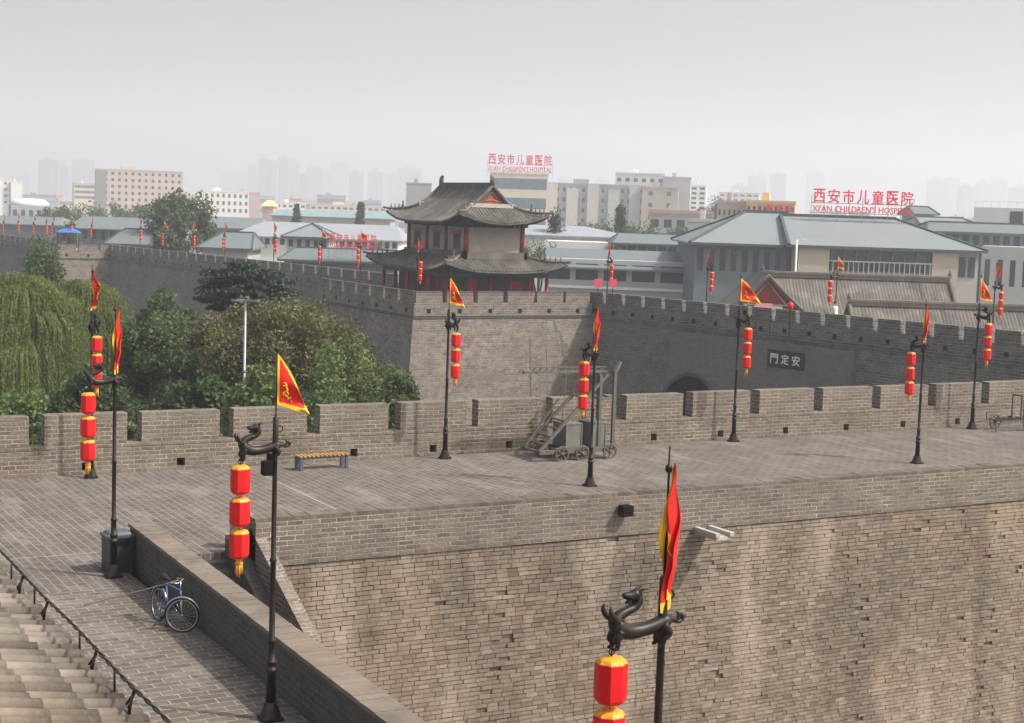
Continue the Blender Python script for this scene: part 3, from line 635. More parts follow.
# ---------------------------------------------------------------- gate tower eave at lower left
gt = empty('gate_tower', (0, 9, 0), 0, 'weathered tiled eave of the gate tower at the lower left corner', 'gate tower')
def eave_z(d): return 5.62+.27*d+.03*d*d
V = []; F = []; T = []; rn = random.Random(11); SPC = .152
for r_ in range(100):
    v0 = 1.4+r_*SPC; tl = .29
    for k in range(12):
        for kind in (0, 1):
            vc = v0+(SPC/2 if kind else 0); rad = (.053 if kind == 0 else .055); tt = min(1, max(0, rn.gauss(.5, .22)))
            ds = k*tl+(.05*rn.random()-.03 if kind == 0 else .1); de = ds+tl+.015
            n = 7; b0 = len(V); jit = rn.gauss(0, .006); hh = rn.gauss(0, .004)
            for q in (0, 1):
                d = ds if q == 0 else de; u = 2.36-d; z = eave_z(d)+(.024 if q == 0 else -.012)+hh
                for i in range(n):
                    a = math.pi*i/(n-1); rr = rad*(1.10 if q == 0 else .90)
                    if kind == 0: V.append((u, vc+jit+rr*math.cos(a), z+rr*math.sin(a)*.95))
                    else: V.append((u, vc+jit+rad*math.cos(a), z-.005-rad*math.sin(a)*.35))
            for i in range(n-1):
                f = (b0+i, b0+i+1, b0+n+i+1, b0+n+i); F.append(f if kind == 0 else f[::-1]); T.append(tt)
            if kind == 0:
                m_ = len(V); V.append((2.36-ds, vc, eave_z(ds)))
                for i in range(n-1): F.append((m_, b0+i, b0+i+1, m_)); T.append(tt*.7)
V4 = np.array(V, np.float32); me = bpy.data.meshes.new('roof')
me.from_pydata([tuple(v) for v in V], [], [f if f[3] != f[0] else f[:3] for f in F]); me.materials.append(M['tile_near'])
me.polygons.foreach_set('use_smooth', [True]*len(F)); a = me.attributes.new('tint', 'FLOAT', 'FACE'); a.data.foreach_set('value', np.array(T, np.float32)); me.update()
roof = put('roof', me, gt)
g = MB()
g.add([(2.40, .5, 5.55), (2.40, 17, 5.55), (-1.2, 17, eave_z(3.6)-.08), (-1.2, .5, eave_z(3.6)-.08)], [(0, 1, 2, 3)]); g.add([(2.40, .5, 5.45), (2.40, 17, 5.45), (-1.2, 17, eave_z(3.6)-.3), (-1.2, .5, eave_z(3.6)-.3)], [(3, 2, 1, 0)]); g.add([(2.40, .5, 5.45), (2.40, 17, 5.45), (2.40, 17, 5.55), (2.40, .5, 5.55)], [(0, 1, 2, 3)])
g.build('eave_board', M['mortar'], gt)
g = MB(); g.box(-6, .4, .5, 17, 0, 5.4); g.build('wall', M['brick'], gt)
g = MB()
for yy in (3, 6, 9, 12, 15): g.lathe([(.2, 0), (.18, 5.4)], 12, c=(1.5, yy, 0), smooth=True)
g.build('columns', M['red_wood'], gt)
child_fix(gt)
lc = empty('eave_cable', (2.33, 9, 5.70), 0, 'black twisted cable on small hooked brackets along the tiled eave', 'cable')
g = MB(); pts = []; pts2 = []
for i in range(420):
    y = -8+i*.04; a = i*.8; sag = .006*math.sin(y*3.1)
    pts.append((.007*math.cos(a), y, .12+.007*math.sin(a)+sag)); pts2.append((-.007*math.cos(a), y, .12-.007*math.sin(a)+sag))
g.tube(pts, .006, 5); g.tube(pts2, .006, 5); g.build('twisted_wire', M['iron'], lc)
for i in range(12):
    y = -6+i*1.02+.15*math.sin(i*3)
    g = MB(); g.tube([(-.03, y, -.02), (-.02, y, .05), (0, y, .12)], .010, 5); g.tube([(0, y, .10), (-.05, y-.05, .03)], .008, 4); g.tube([(0, y, .10), (-.03, y+.06, .02)], .008, 4); g.build('bracket', M['iron'], lc)
    g = MB(); g.tube([(.01, y+.45, .115), (.01, y+.45, -.03)], .007, 4); g.build('drop_rod', M['iron'], lc)

# ---------------------------------------------------------------- far walls
g = MB(); g.box(-.16, .16, -.02, .015, -.165, .165); HOLE = g.mesh('drain_hole_shade', M['black'])  # solid black plate, the darkness of an open drain painted on the wall
def wall_run(name, A, B, label, thick=12.0, mat=None, parapet_mat=None, pitch=2.36, first=.6, depth_gap=.42, extra=None, batter=1.3, inner=True, ztop=0.0):
    """wall whose outer face runs A -> B with the outside on the right-hand side of travel"""
    A = Vector(A); B = Vector(B); L = (B-A).length; d = (B-A)/L; ang = math.atan2(d.y, d.x)
    p = empty(name, (A.x, A.y, ztop), ang, label, 'wall'); mat = mat or M['brick_far']; pm = parapet_mat or mat
    g = MB(); g.add([(0, -batter, -12), (L, -batter, -12), (L, 0, 0), (0, 0, 0), (0, thick, -12), (L, thick, -12), (L, thick, 0), (0, thick, 0)],
                    [(0, 1, 2, 3), (3, 2, 6, 7), (5, 4, 7, 6), (4, 0, 3, 7), (1, 5, 6, 2)]); g.build('wall_body', mat, p)
    g = MB(); g.box(0, L, .05, .5, 0, .95); g.build('parapet', pm, p)
    g = MB(); g.box(0, L, -.16, .045, -.32, -.20); g.box(0, L, -.08, .045, -.12, -.04); g.build('string_course', mat, p)
    n = int((L-first)/pitch)
    xs = [first+i*pitch for i in range(n+1)]; edges = [0.0]+xs+[L]
    me = merlon_mesh(pitch-depth_gap, .44, .92, pm, mat)
    for a, c in zip(edges[:-1], edges[1:]):
        a2 = a+(depth_gap/2 if a > 0 else 0); c2_ = c-(depth_gap/2 if c < L else 0)
        if c2_-a2 < .3: continue
        if abs((c2_-a2)-(pitch-depth_gap)) < .02: put('merlon', me, p, ((a2+c2_)/2, .275, .951))
        else: put('merlon', merlon_mesh(c2_-a2, .44, .92, pm, mat), p, ((a2+c2_)/2, .275, .951))
    for x_ in xs:
        if x_-pitch/2 > 0: put('drain_hole_shade', HOLE, p, (x_-pitch/2, .045, .285))
    return p
# right-hand gate wall (faces the camera's left, in shade)
A = Vector((70.2, 111.2, 0)); B = Vector((78.6, 58.0, 0))
gw = wall_run('gate_wall', A, B, 'long dark shaded brick wall with merlons and the arched gateway, right of the pavilion bastion', first=1.9)
# gate block with arch, slightly proud
def gate_block():
    L0, L1 = 10.6, 29.0; cx = 13.5; cz = -6.9; r_ = 3.0; zt = -.62; y = -.55; yb = -1.75
    def yy(z): return y+(yb-y)*(zt-z)/(zt+12)
    outl = [(L0, -12), (L0, zt), (L1, zt), (L1, -12), (cx+r_, -12)]+[(cx+r_*math.cos(a), cz+r_*math.sin(a)) for a in [math.pi*i/20 for i in range(21)]]+[(cx-r_, -12)]
    g = MB(); vs = [(x_, yy(z_), z_) for x_, z_ in outl]; g.add(vs, [tuple(range(len(vs)-1, -1, -1))])
    g.add([(L0, yy(zt), zt), (L1, yy(zt), zt), (L1, 0, zt), (L0, 0, zt)], [(0, 1, 2, 3)]); g.add([(L0, yy(-12), -12), (L0, yy(zt), zt), (L0, 0, zt), (L0, 0, -12)], [(0, 1, 2, 3)]); g.add([(L1, yy(-12), -12), (L1, yy(zt), zt), (L1, 0, zt), (L1, 0, -12)], [(3, 2, 1, 0)])
    g.build('gate_face', brick('smooth_gate_brick', (.17, .16, .145), (.24, .225, .205), (.30, .28, .26), bw=.42, bh=.12, ms=.008, bump=.2, stain=.3), gw)
    # arch ring and reveal
    g = MB(); n = 20; ar = [(cx+r_*math.cos(math.pi*i/n), cz+r_*math.sin(math.pi*i/n)) for i in range(n+1)]
    for (x0, z0), (x1, z1) in zip(ar[:-1], ar[1:]):
        k = 1.10; X0, Z0, X1, Z1 = cx+(x0-cx)*k, cz+(z0-cz)*k, cx+(x1-cx)*k, cz+(z1-cz)*k
        g.add([(x0, yy(z0)-.06, z0), (x1, yy(z1)-.06, z1), (X1, yy(Z1)-.06, Z1), (X0, yy(Z0)-.06, Z0), (x0, yy(z0)+.06, z0), (x1, yy(z1)+.06, z1)], [(0, 1, 2, 3), (0, 4, 5, 1)])
    g.build('arch_ring', M['brick_dark'], gw)
    g = MB()
    ys = [-1.3, .0]
    pts = [(cx+r_, -12)]+ar+[(cx-r_, -12)]
    for (x0, z0), (x1, z1) in zip(pts[:-1], pts[1:]): g.add([(x0, yy(z0), z0), (x1, yy(z1), z1), (x1, -.02-(-z1)*.108, z1), (x0, -.02-(-z0)*.108, z0)], [(0, 1, 2, 3)])
    vs = [(x_, -.03-(-z_)*.1083-.01, z_) for x_, z_ in pts]; g.add(vs, [tuple(range(len(vs)))], m=1); g.add([(q[0], q[1]-.02, q[2]) for q in vs], [tuple(range(len(vs)-1, -1, -1))], m=1)  # black sheets close the arch, the passage's darkness put into their colour
    g.build('gateway', [M['brick_dark'], M['black']], gw)
gate_block()

def text_mesh(s, size, ext, mat, name='lettering', bold=.0, space=1.0):
    c = bpy.data.curves.new(name, 'FONT'); c.body = s; c.size = size; c.extrude = ext; c.align_x = 'CENTER'; c.align_y = 'CENTER'; c.offset = bold; c.space_character = space; c.resolution_u = 2
    o = bpy.data.objects.new('tmp', c); COL.objects.link(o); bpy.context.view_layer.update()
    me = bpy.data.meshes.new_from_object(o.evaluated_get(bpy.context.evaluated_depsgraph_get())); me.name = name; me.materials.clear(); me.materials.append(mat)
    bpy.data.objects.remove(o); return me
def fit_w(me, wd, ht=None):
    v = np.empty(len(me.vertices)*3, np.float32); me.vertices.foreach_get('co', v); v = v.reshape(-1, 3); lo = v.min(0); hi = v.max(0)
    v[:, 0] = (v[:, 0]-(lo[0]+hi[0])/2)*(wd/(hi[0]-lo[0])); v[:, 1] = (v[:, 1]-(lo[1]+hi[1])/2)*((ht/(hi[1]-lo[1])) if ht else wd/(hi[0]-lo[0]))
    me.vertices.foreach_set('co', v.ravel()); me.update(); return me
# the tablet hangs on the gate face
dW = (B-A).normalized(); angW = math.atan2(dW.y, dW.x)
tp = A+dW*22.9+Vector((dW.y, -dW.x, 0))*.74
tb = empty('name_tablet', (tp.x, tp.y, -1.72), angW, 'black name tablet with three white characters on the shaded gate wall', 'sign')
g = MB(); g.box(-1.75, 1.75, -.06, .06, -.62, .62); g.build('board', plain('tablet_blue_black', (.012, .014, .025), .4), tb)
g = MB(); g.bar((-1.75, -.07, .6), (1.75, -.07, .6), .05); g.bar((-1.75, -.07, -.6), (1.75, -.07, -.6), .05); g.build('frame', M['black'], tb)
for ch, x_ in (('門', -1.05), ('定', 0.0), ('安', 1.05)):
    put('character', fit_w(text_mesh(ch, 1, .01, M['white_paint'], 'character', .012), .74, .74), tb, (x_, -.085, 0), rot=(H90, 0, 0))

# bastion under the pavilion
BU0, BU1, BV0, BV1 = 53.4, 70.4, 110.5, 130.5
bs = empty('bastion', (62, 120, -12), 0, 'square brick bastion with a warm sunlit front carrying the two storey pavilion', 'bastion')
def prism(g, x0, x1, y0, y1, z0, z1, bt, m=0, inset_right=0):
    g.add([(x0-bt, y0-bt, z0), (x1, y0-bt, z0), (x1, y1+bt, z0), (x0-bt, y1+bt, z0), (x0, y0, z1), (x1, y0, z1), (x1, y1, z1), (x0, y1, z1)],
          [(4, 5, 6, 7), (0, 1, 5, 4), (1, 2, 6, 5), (2, 3, 7, 6), (3, 0, 4, 7)], m)
g = MB(); prism(g, BU0, BU1, BV0, BV1, -12, 0, 1.2); g.build('wall_body', M['brick_front'], bs)
def ring_parapet(par, runs, mat, pitch):
    for (ax, ay, bx_, by) in runs:
        A_ = Vector((ax, ay, 0)); B_ = Vector((bx_, by, 0)); L = (B_-A_).length; d = (B_-A_)/L; ang = math.atan2(d.y, d.x)
        nrm = Vector((d.y, -d.x, 0))
        rotm = Matrix.Translation(A_) @ Matrix.Rotation(ang, 4, 'Z')
        g = MB(); g.box(0, L, .05, .5, 0, .95, mat=rotm); g.build('parapet', mat, par)
        g = MB(); g.box(0, L, -.10, .045, -.30, -.20, mat=rotm); g.box(0, L, -.06, .045, -.14, -.08, mat=rotm); g.build('string_course', M['brick_dark'], par)
        n = max(1, round(L/pitch)); pt = L/n; me = merlon_mesh(pt-.42, .44, .92, mat, M['brick_dark'])
        for i in range(n):
            c = A_+d*(pt*(i+.5)); o = put('merlon', me, par, (c.x-nrm.x*.275, c.y-nrm.y*.275, .951), ang)
        for i in range(n): c = A_+d*(pt*(i+.5)); put('drain_hole_shade', HOLE, par, (c.x-nrm.x*.045, c.y-nrm.y*.045, .285), ang)
ring_parapet(bs, [(BU0, BV0, 70.1, BV0), (BU0, BV1, BU0, BV0)], M['brick_front'], 2.9)
g = MB(); g.bar((65.0, 109.4, -.4), (65.0, 108.2, -12), .06); g.build('drain_pipe', M['stone_grey'], bs)
child_fix(bs)
wall_run('city_wall', (57.5, 217), (65.6, 130.5), 'long shaded city wall running away behind the trees, left of the bastion', first=1.0, pitch=2.9)
FB0 = on_y(56, 245, 217).x
b2 = empty('far_bastion', (52, 225, -12), 0, 'pale sunlit bastion on the distant city wall above the willows', 'bastion')
g = MB(); prism(g, FB0, 59.0, 217, 236, -12.0, 0, 1.2); g.build('wall_body', M['brick_front'], b2)
ring_parapet(b2, [(FB0, 217, 59.0, 217), (FB0, 236, FB0, 217)], M['brick_front'], 3.2); child_fix(b2)
wall_run('city_wall', (46, 330), (FB0+2.5, 236), 'most distant stretch of city wall at the left edge of the picture', first=1.0, pitch=2.9)
g = MB(); g.add([(58, 217, -.002), (66, 130.5, -.002), (80, 130, -.002), (74, 217, -.002)], [(0, 1, 2, 3)]); g.build('wall_walk', M['pave_far'], kind='structure', label='paved top of the distant city wall')

# ---------------------------------------------------------------- pavilion
pv_ = empty('pavilion', (64.2, 122.8, 0), 0, 'two storey pavilion with dark upturned tiled roofs, red columns and a red gable', 'pavilion')
PX, PY = 64.2, 122.8
def hip_roof(par, ax, ay, ze, rise, cx=0, cy=0, hole=None, gable=None, lift=.8, name='roof', rib=.34):
    """ax, ay: half extents of the eaves; rise over inward distance; hole: inner half extents where a wall passes through; gable: distance of the gable plane from the end eave"""
    def prof(d, full): t = min(d/full, 1.0); return rise*(.50*t+.50*t*t)
    full = ax
    def H(x, y):
        dx = ax-abs(x); dy = ay-abs(y)
        if gable is not None and dy > gable: d = dx
        else: d = min(dx, dy)
        cor = math.hypot(ax-abs(x), ay-abs(y)); e = min(dx, dy)
        l = lift*math.exp(-(cor/1.9)**1.4)
        return ze+prof(max(d, 0), full)+l
    g = MB(); step = .5
    def sheet(side):     # 0:-y 1:+y 2:-x 3:+x; ribs run up the slope
        W = ax if side < 2 else ay; D = (ay if side < 2 else ax)
        n = int(2*W/rib); 
        for i in range(n+1):
            s_ = -W+2*W*i/n
            mx_ = W-abs(s_)                      # where the hip cuts the course
            if side < 2: dm = min(mx_, gable if gable is not None else 1e9)
            else: dm = min(mx_, 1e9) if gable is None else (ax if mx_ > gable else mx_)
            if hole: dm = min(dm, (ay-hole[1]) if side < 2 else (ax-hole[0]))
            if dm < .12: continue
            k = max(2, int(dm/step)+1); P = []
            for j in range(k+1):
                d = dm*j/k
                x, y = ((s_, -(ay-d)) if side == 0 else (s_, ay-d) if side == 1 else (-(ax-d), s_) if side == 2 else (ax-d, s_))
                if side >= 2 and gable is not None and W-abs(s_) > gable: z = ze+prof(d, full)+lift*math.exp(-(math.hypot(d, W-abs(s_))/1.9)**1.4)
                else: z = ze+prof(d, full)+lift*math.exp(-(math.hypot(d, W-abs(s_))/1.9)**1.4)
                P.append(Vector((cx+x, cy+y, z)))
            w2 = rib/2*(2*W/n/rib); tt = min(1, max(0, random.gauss(.45, .15)))
            t = Vector((1, 0, 0)) if side < 2 else Vector((0, 1, 0)); b0 = len(g.v)
            prof2 = [(-w2, 0), (-.085, .02), (-.05, .085), (0, .11), (.05, .085), (.085, .02), (w2, 0)]
            for p in P:
                for o_, h_ in prof2: q = p+t*o_+Vector((0, 0, h_)); g.v.append(tuple(q))
            m7 = len(prof2)
            for j in range(len(P)-1):
                for q in range(m7-1):
                    f = (b0+j*m7+q, b0+j*m7+q+1, b0+(j+1)*m7+q+1, b0+(j+1)*m7+q)
                    g.f.append(f if side in (0, 3) else f[::-1]); g.m.append(0); g.sm.append(True); g.t.append(tt)
            # drip end, 7 cm thick
            g.add([P[0]-t*w2, P[0]+t*w2, P[0]+t*w2-Vector((0, 0, .12)), P[0]-t*w2-Vector((0, 0, .12))], [(0, 1, 2, 3)], tint=.3)
    for sd in range(4): sheet(sd)
    r = g.build(name, M['tile'], par)
    # soffit
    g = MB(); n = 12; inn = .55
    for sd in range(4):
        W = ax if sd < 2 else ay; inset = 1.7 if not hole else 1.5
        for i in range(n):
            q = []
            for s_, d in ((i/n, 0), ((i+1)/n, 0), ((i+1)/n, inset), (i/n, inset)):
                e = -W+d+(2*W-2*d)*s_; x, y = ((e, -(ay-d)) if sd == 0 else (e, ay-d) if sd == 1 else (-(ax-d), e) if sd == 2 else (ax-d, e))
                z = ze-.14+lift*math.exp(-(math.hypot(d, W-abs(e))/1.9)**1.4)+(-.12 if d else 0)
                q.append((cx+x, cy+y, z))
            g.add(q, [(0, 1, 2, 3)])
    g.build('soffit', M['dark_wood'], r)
    # hip ridges with upturned tips
    for sx in (-1, 1):
        for sy in (-1, 1):
            g = MB(); dm = gable if gable is not None else ((ax-hole[0]) if hole else ax); P = []; rr = []
            for j in range(11):
                d = -.12+(dm+.12)*j/10; P.append((cx+sx*(ax-d), cy+sy*(ay-d), ze+prof(max(d, 0), full)+lift*math.exp(-(max(d, 0)*1.414/1.9)**1.4)+.16+(.10 if j == 0 else 0))); rr.append(.10 if j < 3 else .14)
            g.tube(P, rr, 6)
            for k in (1, 2, 3):
                p = Vector(P[k+1]); g.lathe([(.06, 0), (.09, .15), (.04, .28), (.06, .38), (.01, .46)], 6, c=p)
            p = Vector(P[5]); g.lathe([(.10, 0), (.15, .25), (.06, .45), (.10, .6), (.01, .75)], 6, c=p)
            g.build('hip_ridge', M['tile'], r)
    return H, prof, full, r
HR = 5.0
upAX, upAY = 4.45, 7.35
H_, prof_, full_, r1 = hip_roof(pv_, upAX, upAY, 7.3, 3.1, gable=2.55, lift=.85, name='upper_roof')
# main ridge with end ornaments
g = MB(); g.box(-.16, .16, -(upAY-2.4), upAY-2.4, 10.35, 10.72); g.box(-.22, .22, -(upAY-2.4), upAY-2.4, 10.72, 10.8); g.build('ridge_bar', M['tile'], r1)
for s_ in (-1, 1):
    g = MB(); yv = s_*(upAY-2.55)
    g.tube([(0, yv, 10.4), (0, yv+.1*s_, 11.1), (0, yv-.15*s_, 11.4), (0, yv-.35*s_, 11.35)], [.26, .22, .14, .04], 6, sy=.6); g.tube([(0, yv+.25*s_, 10.5), (0, yv+.35*s_, 11.3)], [.12, .03], 6, sy=.6); g.build('ridge_ornament', M['tile'], r1)
for s_ in (-1, 1):
    yv = s_*(upAY-2.55); zb = 7.3+prof_(2.55, full_)
    hw = upAX-2.55
    n = 8; P = []
    for j in range(n+1): d = 2.55+(upAX-2.55)*j/n; P.append((-(upAX-d), 7.3+prof_(d, full_)))
    outl = P+[(-x, z) for x, z in P[-2::-1]]
    g = MB(); vs = [(x*.93, yv, z-.05) for x, z in outl]; f = tuple(range(len(vs))); g.add(vs, [f if s_ > 0 else f[::-1]]); g.build('gable', M['red_pale'], pv_)
    g = MB(); g.tube([(x, yv+.16*s_, z+.14) for x, z in outl], .17, 6); g.tube([(x*.8, yv+.06*s_, zb+(z-zb)*.8-.02) for x, z in outl], .07, 5); g.build('verge_ridge', M['tile'], pv_)
    g = MB(); g.box(-hw-.3, hw+.3, min(yv, yv+.3*s_), max(yv, yv+.3*s_), zb-.05, zb+.3); g.build('gable_sill', M['stone'], pv_)
    g = MB(); g.tube([(-.5, yv+.05*s_, zb+.75), (0, yv+.05*s_, zb+1.25), (.5, yv+.05*s_, zb+.75)], .05, 4); g.tube([(-.9, yv+.05*s_, zb+.45), (0, yv+.05*s_, zb+.62), (.9, yv+.05*s_, zb+.45)], .05, 4); g.build('gable_carving', plain('faded_gold', (.42, .17, .05), .6), pv_)
# upper storey walls
WX, WY = 2.75, 5.6
g = MB(); g.box(-WX, WX, -WY, WY, 4.4, 6.95); g.build('upper_wall', M['plaster'], pv_)
g = MB(); g.box(-WX-.12, WX+.12, -WY-.12, WY+.12, 6.95, 7.3); g.box(-WX-.5, WX+.5, -WY-.5, WY+.5, 7.3, 7.45)
for i in range(24):
    y = -WY+.2+i*(2*WY-.4)/23; g.box(-WX-.6, -WX-.1, y-.1, y+.1, 7.0, 7.32); g.box(WX+.1, WX+.6, y-.1, y+.1, 7.0, 7.32)
for i in range(12): x = -WX+.2+i*(2*WX-.4)/11; g.box(x-.1, x+.1, -WY-.6, -WY-.1, 7.0, 7.32)
g.build('bracket_frieze', M['blue_green'], pv_)
for (x, y) in [(-WX, -WY), (WX, -WY), (-WX, WY), (WX, WY), (-WX, -WY/3), (-WX, WY/3)]:
    g = MB(); g.lathe([(.22, 4.6), (.2, 7.0)], 12, c=(x-.02, y-.02, 0), smooth=True); g.build('column', M['red_wood'], pv_)
for y in (-3.9, 0, 3.9):
    g = MB(); g.box(-WX-.06, -WX+.01, y-.62, y+.62, 5.0, 6.45); g.box(-WX-.12, -WX-.06, y-.8, y+.8, 6.40, 6.58, m=0); w_ = g.build('window', M['red_wood'], pv_)
    g = MB(); g.box(-WX-.075, -WX-.062, y-.46, y+.46, 5.15, 6.35); g.build('pane', M['dark_wood'], w_)
# lower roof and storey
lowAX, lowAY = 6.0, 8.2
hip_roof(pv_, lowAX, lowAY, 3.25, 3.45*6.35/4.75*.72, hole=(WX+.05, WY+.05), lift=.75, name='lower_roof')
g = MB()
zr = 3.25+3.45*6.35/4.75*.72*(.5*(3.6/6.35)+.5*(3.6/6.35)**2)
g.box(-WX-.35, WX+.35, -WY-.35, -WY-.02, zr-.5, zr+.12); g.box(-WX-.35, -WX-.02, -WY-.35, WY+.35, zr-.5, zr+.12); g.box(WX+.02, WX+.35, -WY-.35, WY+.35, zr-.5, zr+.12); g.build('abutment_ridge', M['tile'], pv_)
CX_, CY_ = 4.65, 6.8
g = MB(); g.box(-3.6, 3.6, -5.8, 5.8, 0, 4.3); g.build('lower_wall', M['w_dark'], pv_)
g = MB(); g.box(-CX_-.12, CX_+.12, -CY_-.12, -CY_+.12, 2.75, 3.15); g.box(-CX_-.12, CX_+.12, CY_-.12, CY_+.12, 2.75, 3.15); g.box(-CX_-.12, -CX_+.12, -CY_, CY_, 2.75, 3.15); g.box(CX_-.12, CX_+.12, -CY_, CY_, 2.75, 3.15); g.build('beam', M['blue_green'], pv_)
cols = [(x, s_*CY_) for x in (-4.65, -2.9, -1.0, 1.0, 2.9, 4.65) for s_ in (-1, 1)]+[(s_*CX_, y) for y in (-4.3, -1.5, 1.5, 4.3) for s_ in (-1, 1)]
for x, y in cols:
    g = MB(); g.lathe([(.24, 0), (.24, .15), (.17, .16), (.16, 2.8)], 12, c=(x, y, 0), smooth=True); g.build('column', M['red_wood'], pv_)
for x in (-2.2, 2.2):
    g = MB(); g.box(x-.5, x+.5, -5.86, -5.78, .3, 2.5); g.build('door', M['red_wood'], pv_)
for y in (-3.6, 0, 3.6):
    g = MB(); g.box(-3.67, -3.58, y-.7, y+.7, .3, 2.5); g.build('door', M['red_wood'], pv_)
# a solid plinth
g = MB(); g.box(-5.3, 5.3, -7.5, 7.5, 0, .12); g.build('plinth', M['stone_grey'], pv_)

# ---------------------------------------------------------------- far lantern poles
FP = [(418, 232, 124, H90, 'slack', 'on the near corner of the pavilion bastion'), (609, 240, 131, H90, 'furled', 'just right of the pavilion above the shaded wall'), (709, 240, 122, H90, 'furled', 'on the gate wall above its arch'),
      (839, 247, 112.5, 0, 'spread', 'on the gate wall beside the person in white'), (998, 255, 103, H90, 'slack', 'farthest right on the gate wall'),
      (322, 233, 158, -H90, 'spread', 'on the distant wall left of the pavilion, leftmost of two'), (361, 232, 152, -H90, 'wide', 'on the distant wall nearest the pavilion, left of it'), (274, 228, 182, H90, 'slack', 'on the distant wall above the pine')]
for i, (px, py, D, rt, fg, ds) in enumerate(FP):
    p = at_d(px, 240, D); lantern_pole(p.x, p.y, 0, rt, FR, fg, 'small far lantern pole '+ds, 'lantern poles along the far walls', far=True, ldesc='small far lanterns '+ds)
for i, (px, D, dz) in enumerate([(225, 203, -.5), (193, 214, -.6), (164, 226, -.7), (140, 238, -.6), (92, 252, -.7), (71, 262, -.8), (53, 255, -.8), (46, 275, -.8), (34, 262, -.9), (18, 280, -1.0), (4, 272, -1)]):
    p = at_d(px, 240, D)
    nm_ = ['right of the big far tree', 'in front of the big far tree, right side', 'in front of the big far tree, left side', 'just left of the big far tree', 'before the blue roof with white posts', 'right of the blue tarpaulin tent', 'above the blue tarpaulin tent', 'left of the blue tarpaulin tent', 'fourth from the left edge', 'second from the left edge', 'at the very left edge'][i]
    lantern_pole(p.x, p.y, dz, H90 if i % 2 else -H90, FR, ['slack', 'furled', 'spread'][i % 3], 'tiny far lantern pole '+nm_, 'lantern poles along the far walls', far=True, ldesc='tiny far lanterns '+nm_)

# ---------------------------------------------------------------- small things on the gate wall
pp = at_d(835, 305, 112.0)
g = MB(); g.box(pp.x-.5, pp.x+.5, pp.y-.5, pp.y+.5, 0, .9); g.build('stone_block', M['stone_grey'], label='grey stone block behind the gate wall parapet under the person in white', cat='block')
ps = empty('person', (pp.x, pp.y, .9), YAW, 'person in a long white shirt standing behind the gate wall parapet', 'person')
g = MB(); a_, b_ = cat([(0, 0, .9, .17), (0, 0, 1.1, .16), (0, 0, 1.3, .20), (0, 0, 1.42, .13), (0, 0, 1.5, .055), (0, 0, 1.58, .085), (0, 0, 1.68, .1), (0, 0, 1.78, .03)], 4); g.tube(a_, b_, 10, sy=.75)
for s_ in (-1, 1):
    a_, b_ = cat([(s_*.09, 0, .92, .10), (s_*.1, 0, .5, .065), (s_*.1, 0, .08, .045), (s_*.1, -.1, .03, .04)], 3); g.tube(a_, b_, 8)
    a_, b_ = cat([(s_*.19, 0, 1.38, .055), (s_*.25, 0, 1.12, .042), (s_*.22, -.12, .92, .035), (s_*.2, -.2, .9, .03)], 3); g.tube(a_, b_, 7)
g.build('body', M['skin'], ps)
g = MB(); g.lathe([(.30, .45), (.25, .9), (.20, 1.15), (.235, 1.36), (.16, 1.45), (.08, 1.47)], 10, smooth=True); g.build('shirt', M['white_paint'], ps)
g = MB(); g.lathe([(.108, 1.68), (.11, 1.74), (.06, 1.81), (.01, 1.82)], 10, smooth=True); g.build('hair', M['black'], ps)
for px, py, lb in ((598, 283, 'left one of two pink square boards on the wall right of the pavilion'), (613, 283, 'right one of two pink square boards on the wall right of the pavilion')):
    p = at_d(px, py, 128); e = empty('pink_board', (p.x, p.y, 0), -YAW, lb, 'board')
    g = MB(); g.box(-.3, .3, -.02, .02, p.z-.33, p.z+.33); g.build('panel', M['pink'], e); g = MB(); g.bar((0, .03, 0), (0, .03, p.z), .05); g.build('post', M['iron'], e)
p = at_d(790.5, 306, 112.5); e = empty('red_lamp', (p.x, p.y, 0), 0, 'small red lamp on a short post behind the gate wall, right of the red gable', 'lamp')
g = MB(); g.lathe([(.05, p.z-.3), (.2, p.z-.2), (.22, p.z), (.2, p.z+.2), (.05, p.z+.3)], 10, smooth=True); g.build('lamp_shade', M['lantern'], e); g = MB(); g.bar((0, 0, 0), (0, 0, p.z-.3), .06); g.build('post', M['iron'], e)
p = at_d(764, 305, 112.0); e = empty('red_sign_board', (p.x, p.y, 0), -YAW, 'low pink and white banner board behind the gate wall below the red gable', 'banner')
g = MB(); g.box(-.6, .6, -.03, .03, p.z-.17, p.z+.12); g.build('panel', plain('pale_pink', (.75, .35, .33), .6), e); g = MB(); g.bar((-.5, .04, 0), (-.5, .04, p.z), .05); g.bar((.5, .04, 0), (.5, .04, p.z), .05); g.build('post', M['iron'], e)
p0 = at_d(57, 240, 262); p1 = at_d(80, 240, 262)
e = empty('blue_canopy', ((p0.x+p1.x)/2, (p0.y+p1.y)/2, 0), -YAW, 'bright blue tarpaulin canopy on the far wall at left', 'canopy')
g = MB(); g.add([(-1.9, -1.2, 2.3), (1.9, -1.2, 2.3), (1.9, 1.2, 2.3), (-1.9, 1.2, 2.3), (0-.8, 0, 3.0), (.8, 0, 3.0)], [(0, 1, 5, 4), (1, 2, 5), (2, 3, 4, 5), (3, 0, 4), (3, 2, 1, 0)]); g.build('cover', M['blue_tarp'], e)
for sx in (-1, 1):
    for sy in (-1, 1): g = MB(); g.bar((sx*1.8, sy*1.1, 0), (sx*1.8, sy*1.1, 2.3), .06); g.build('leg', M['pale_metal'], e)
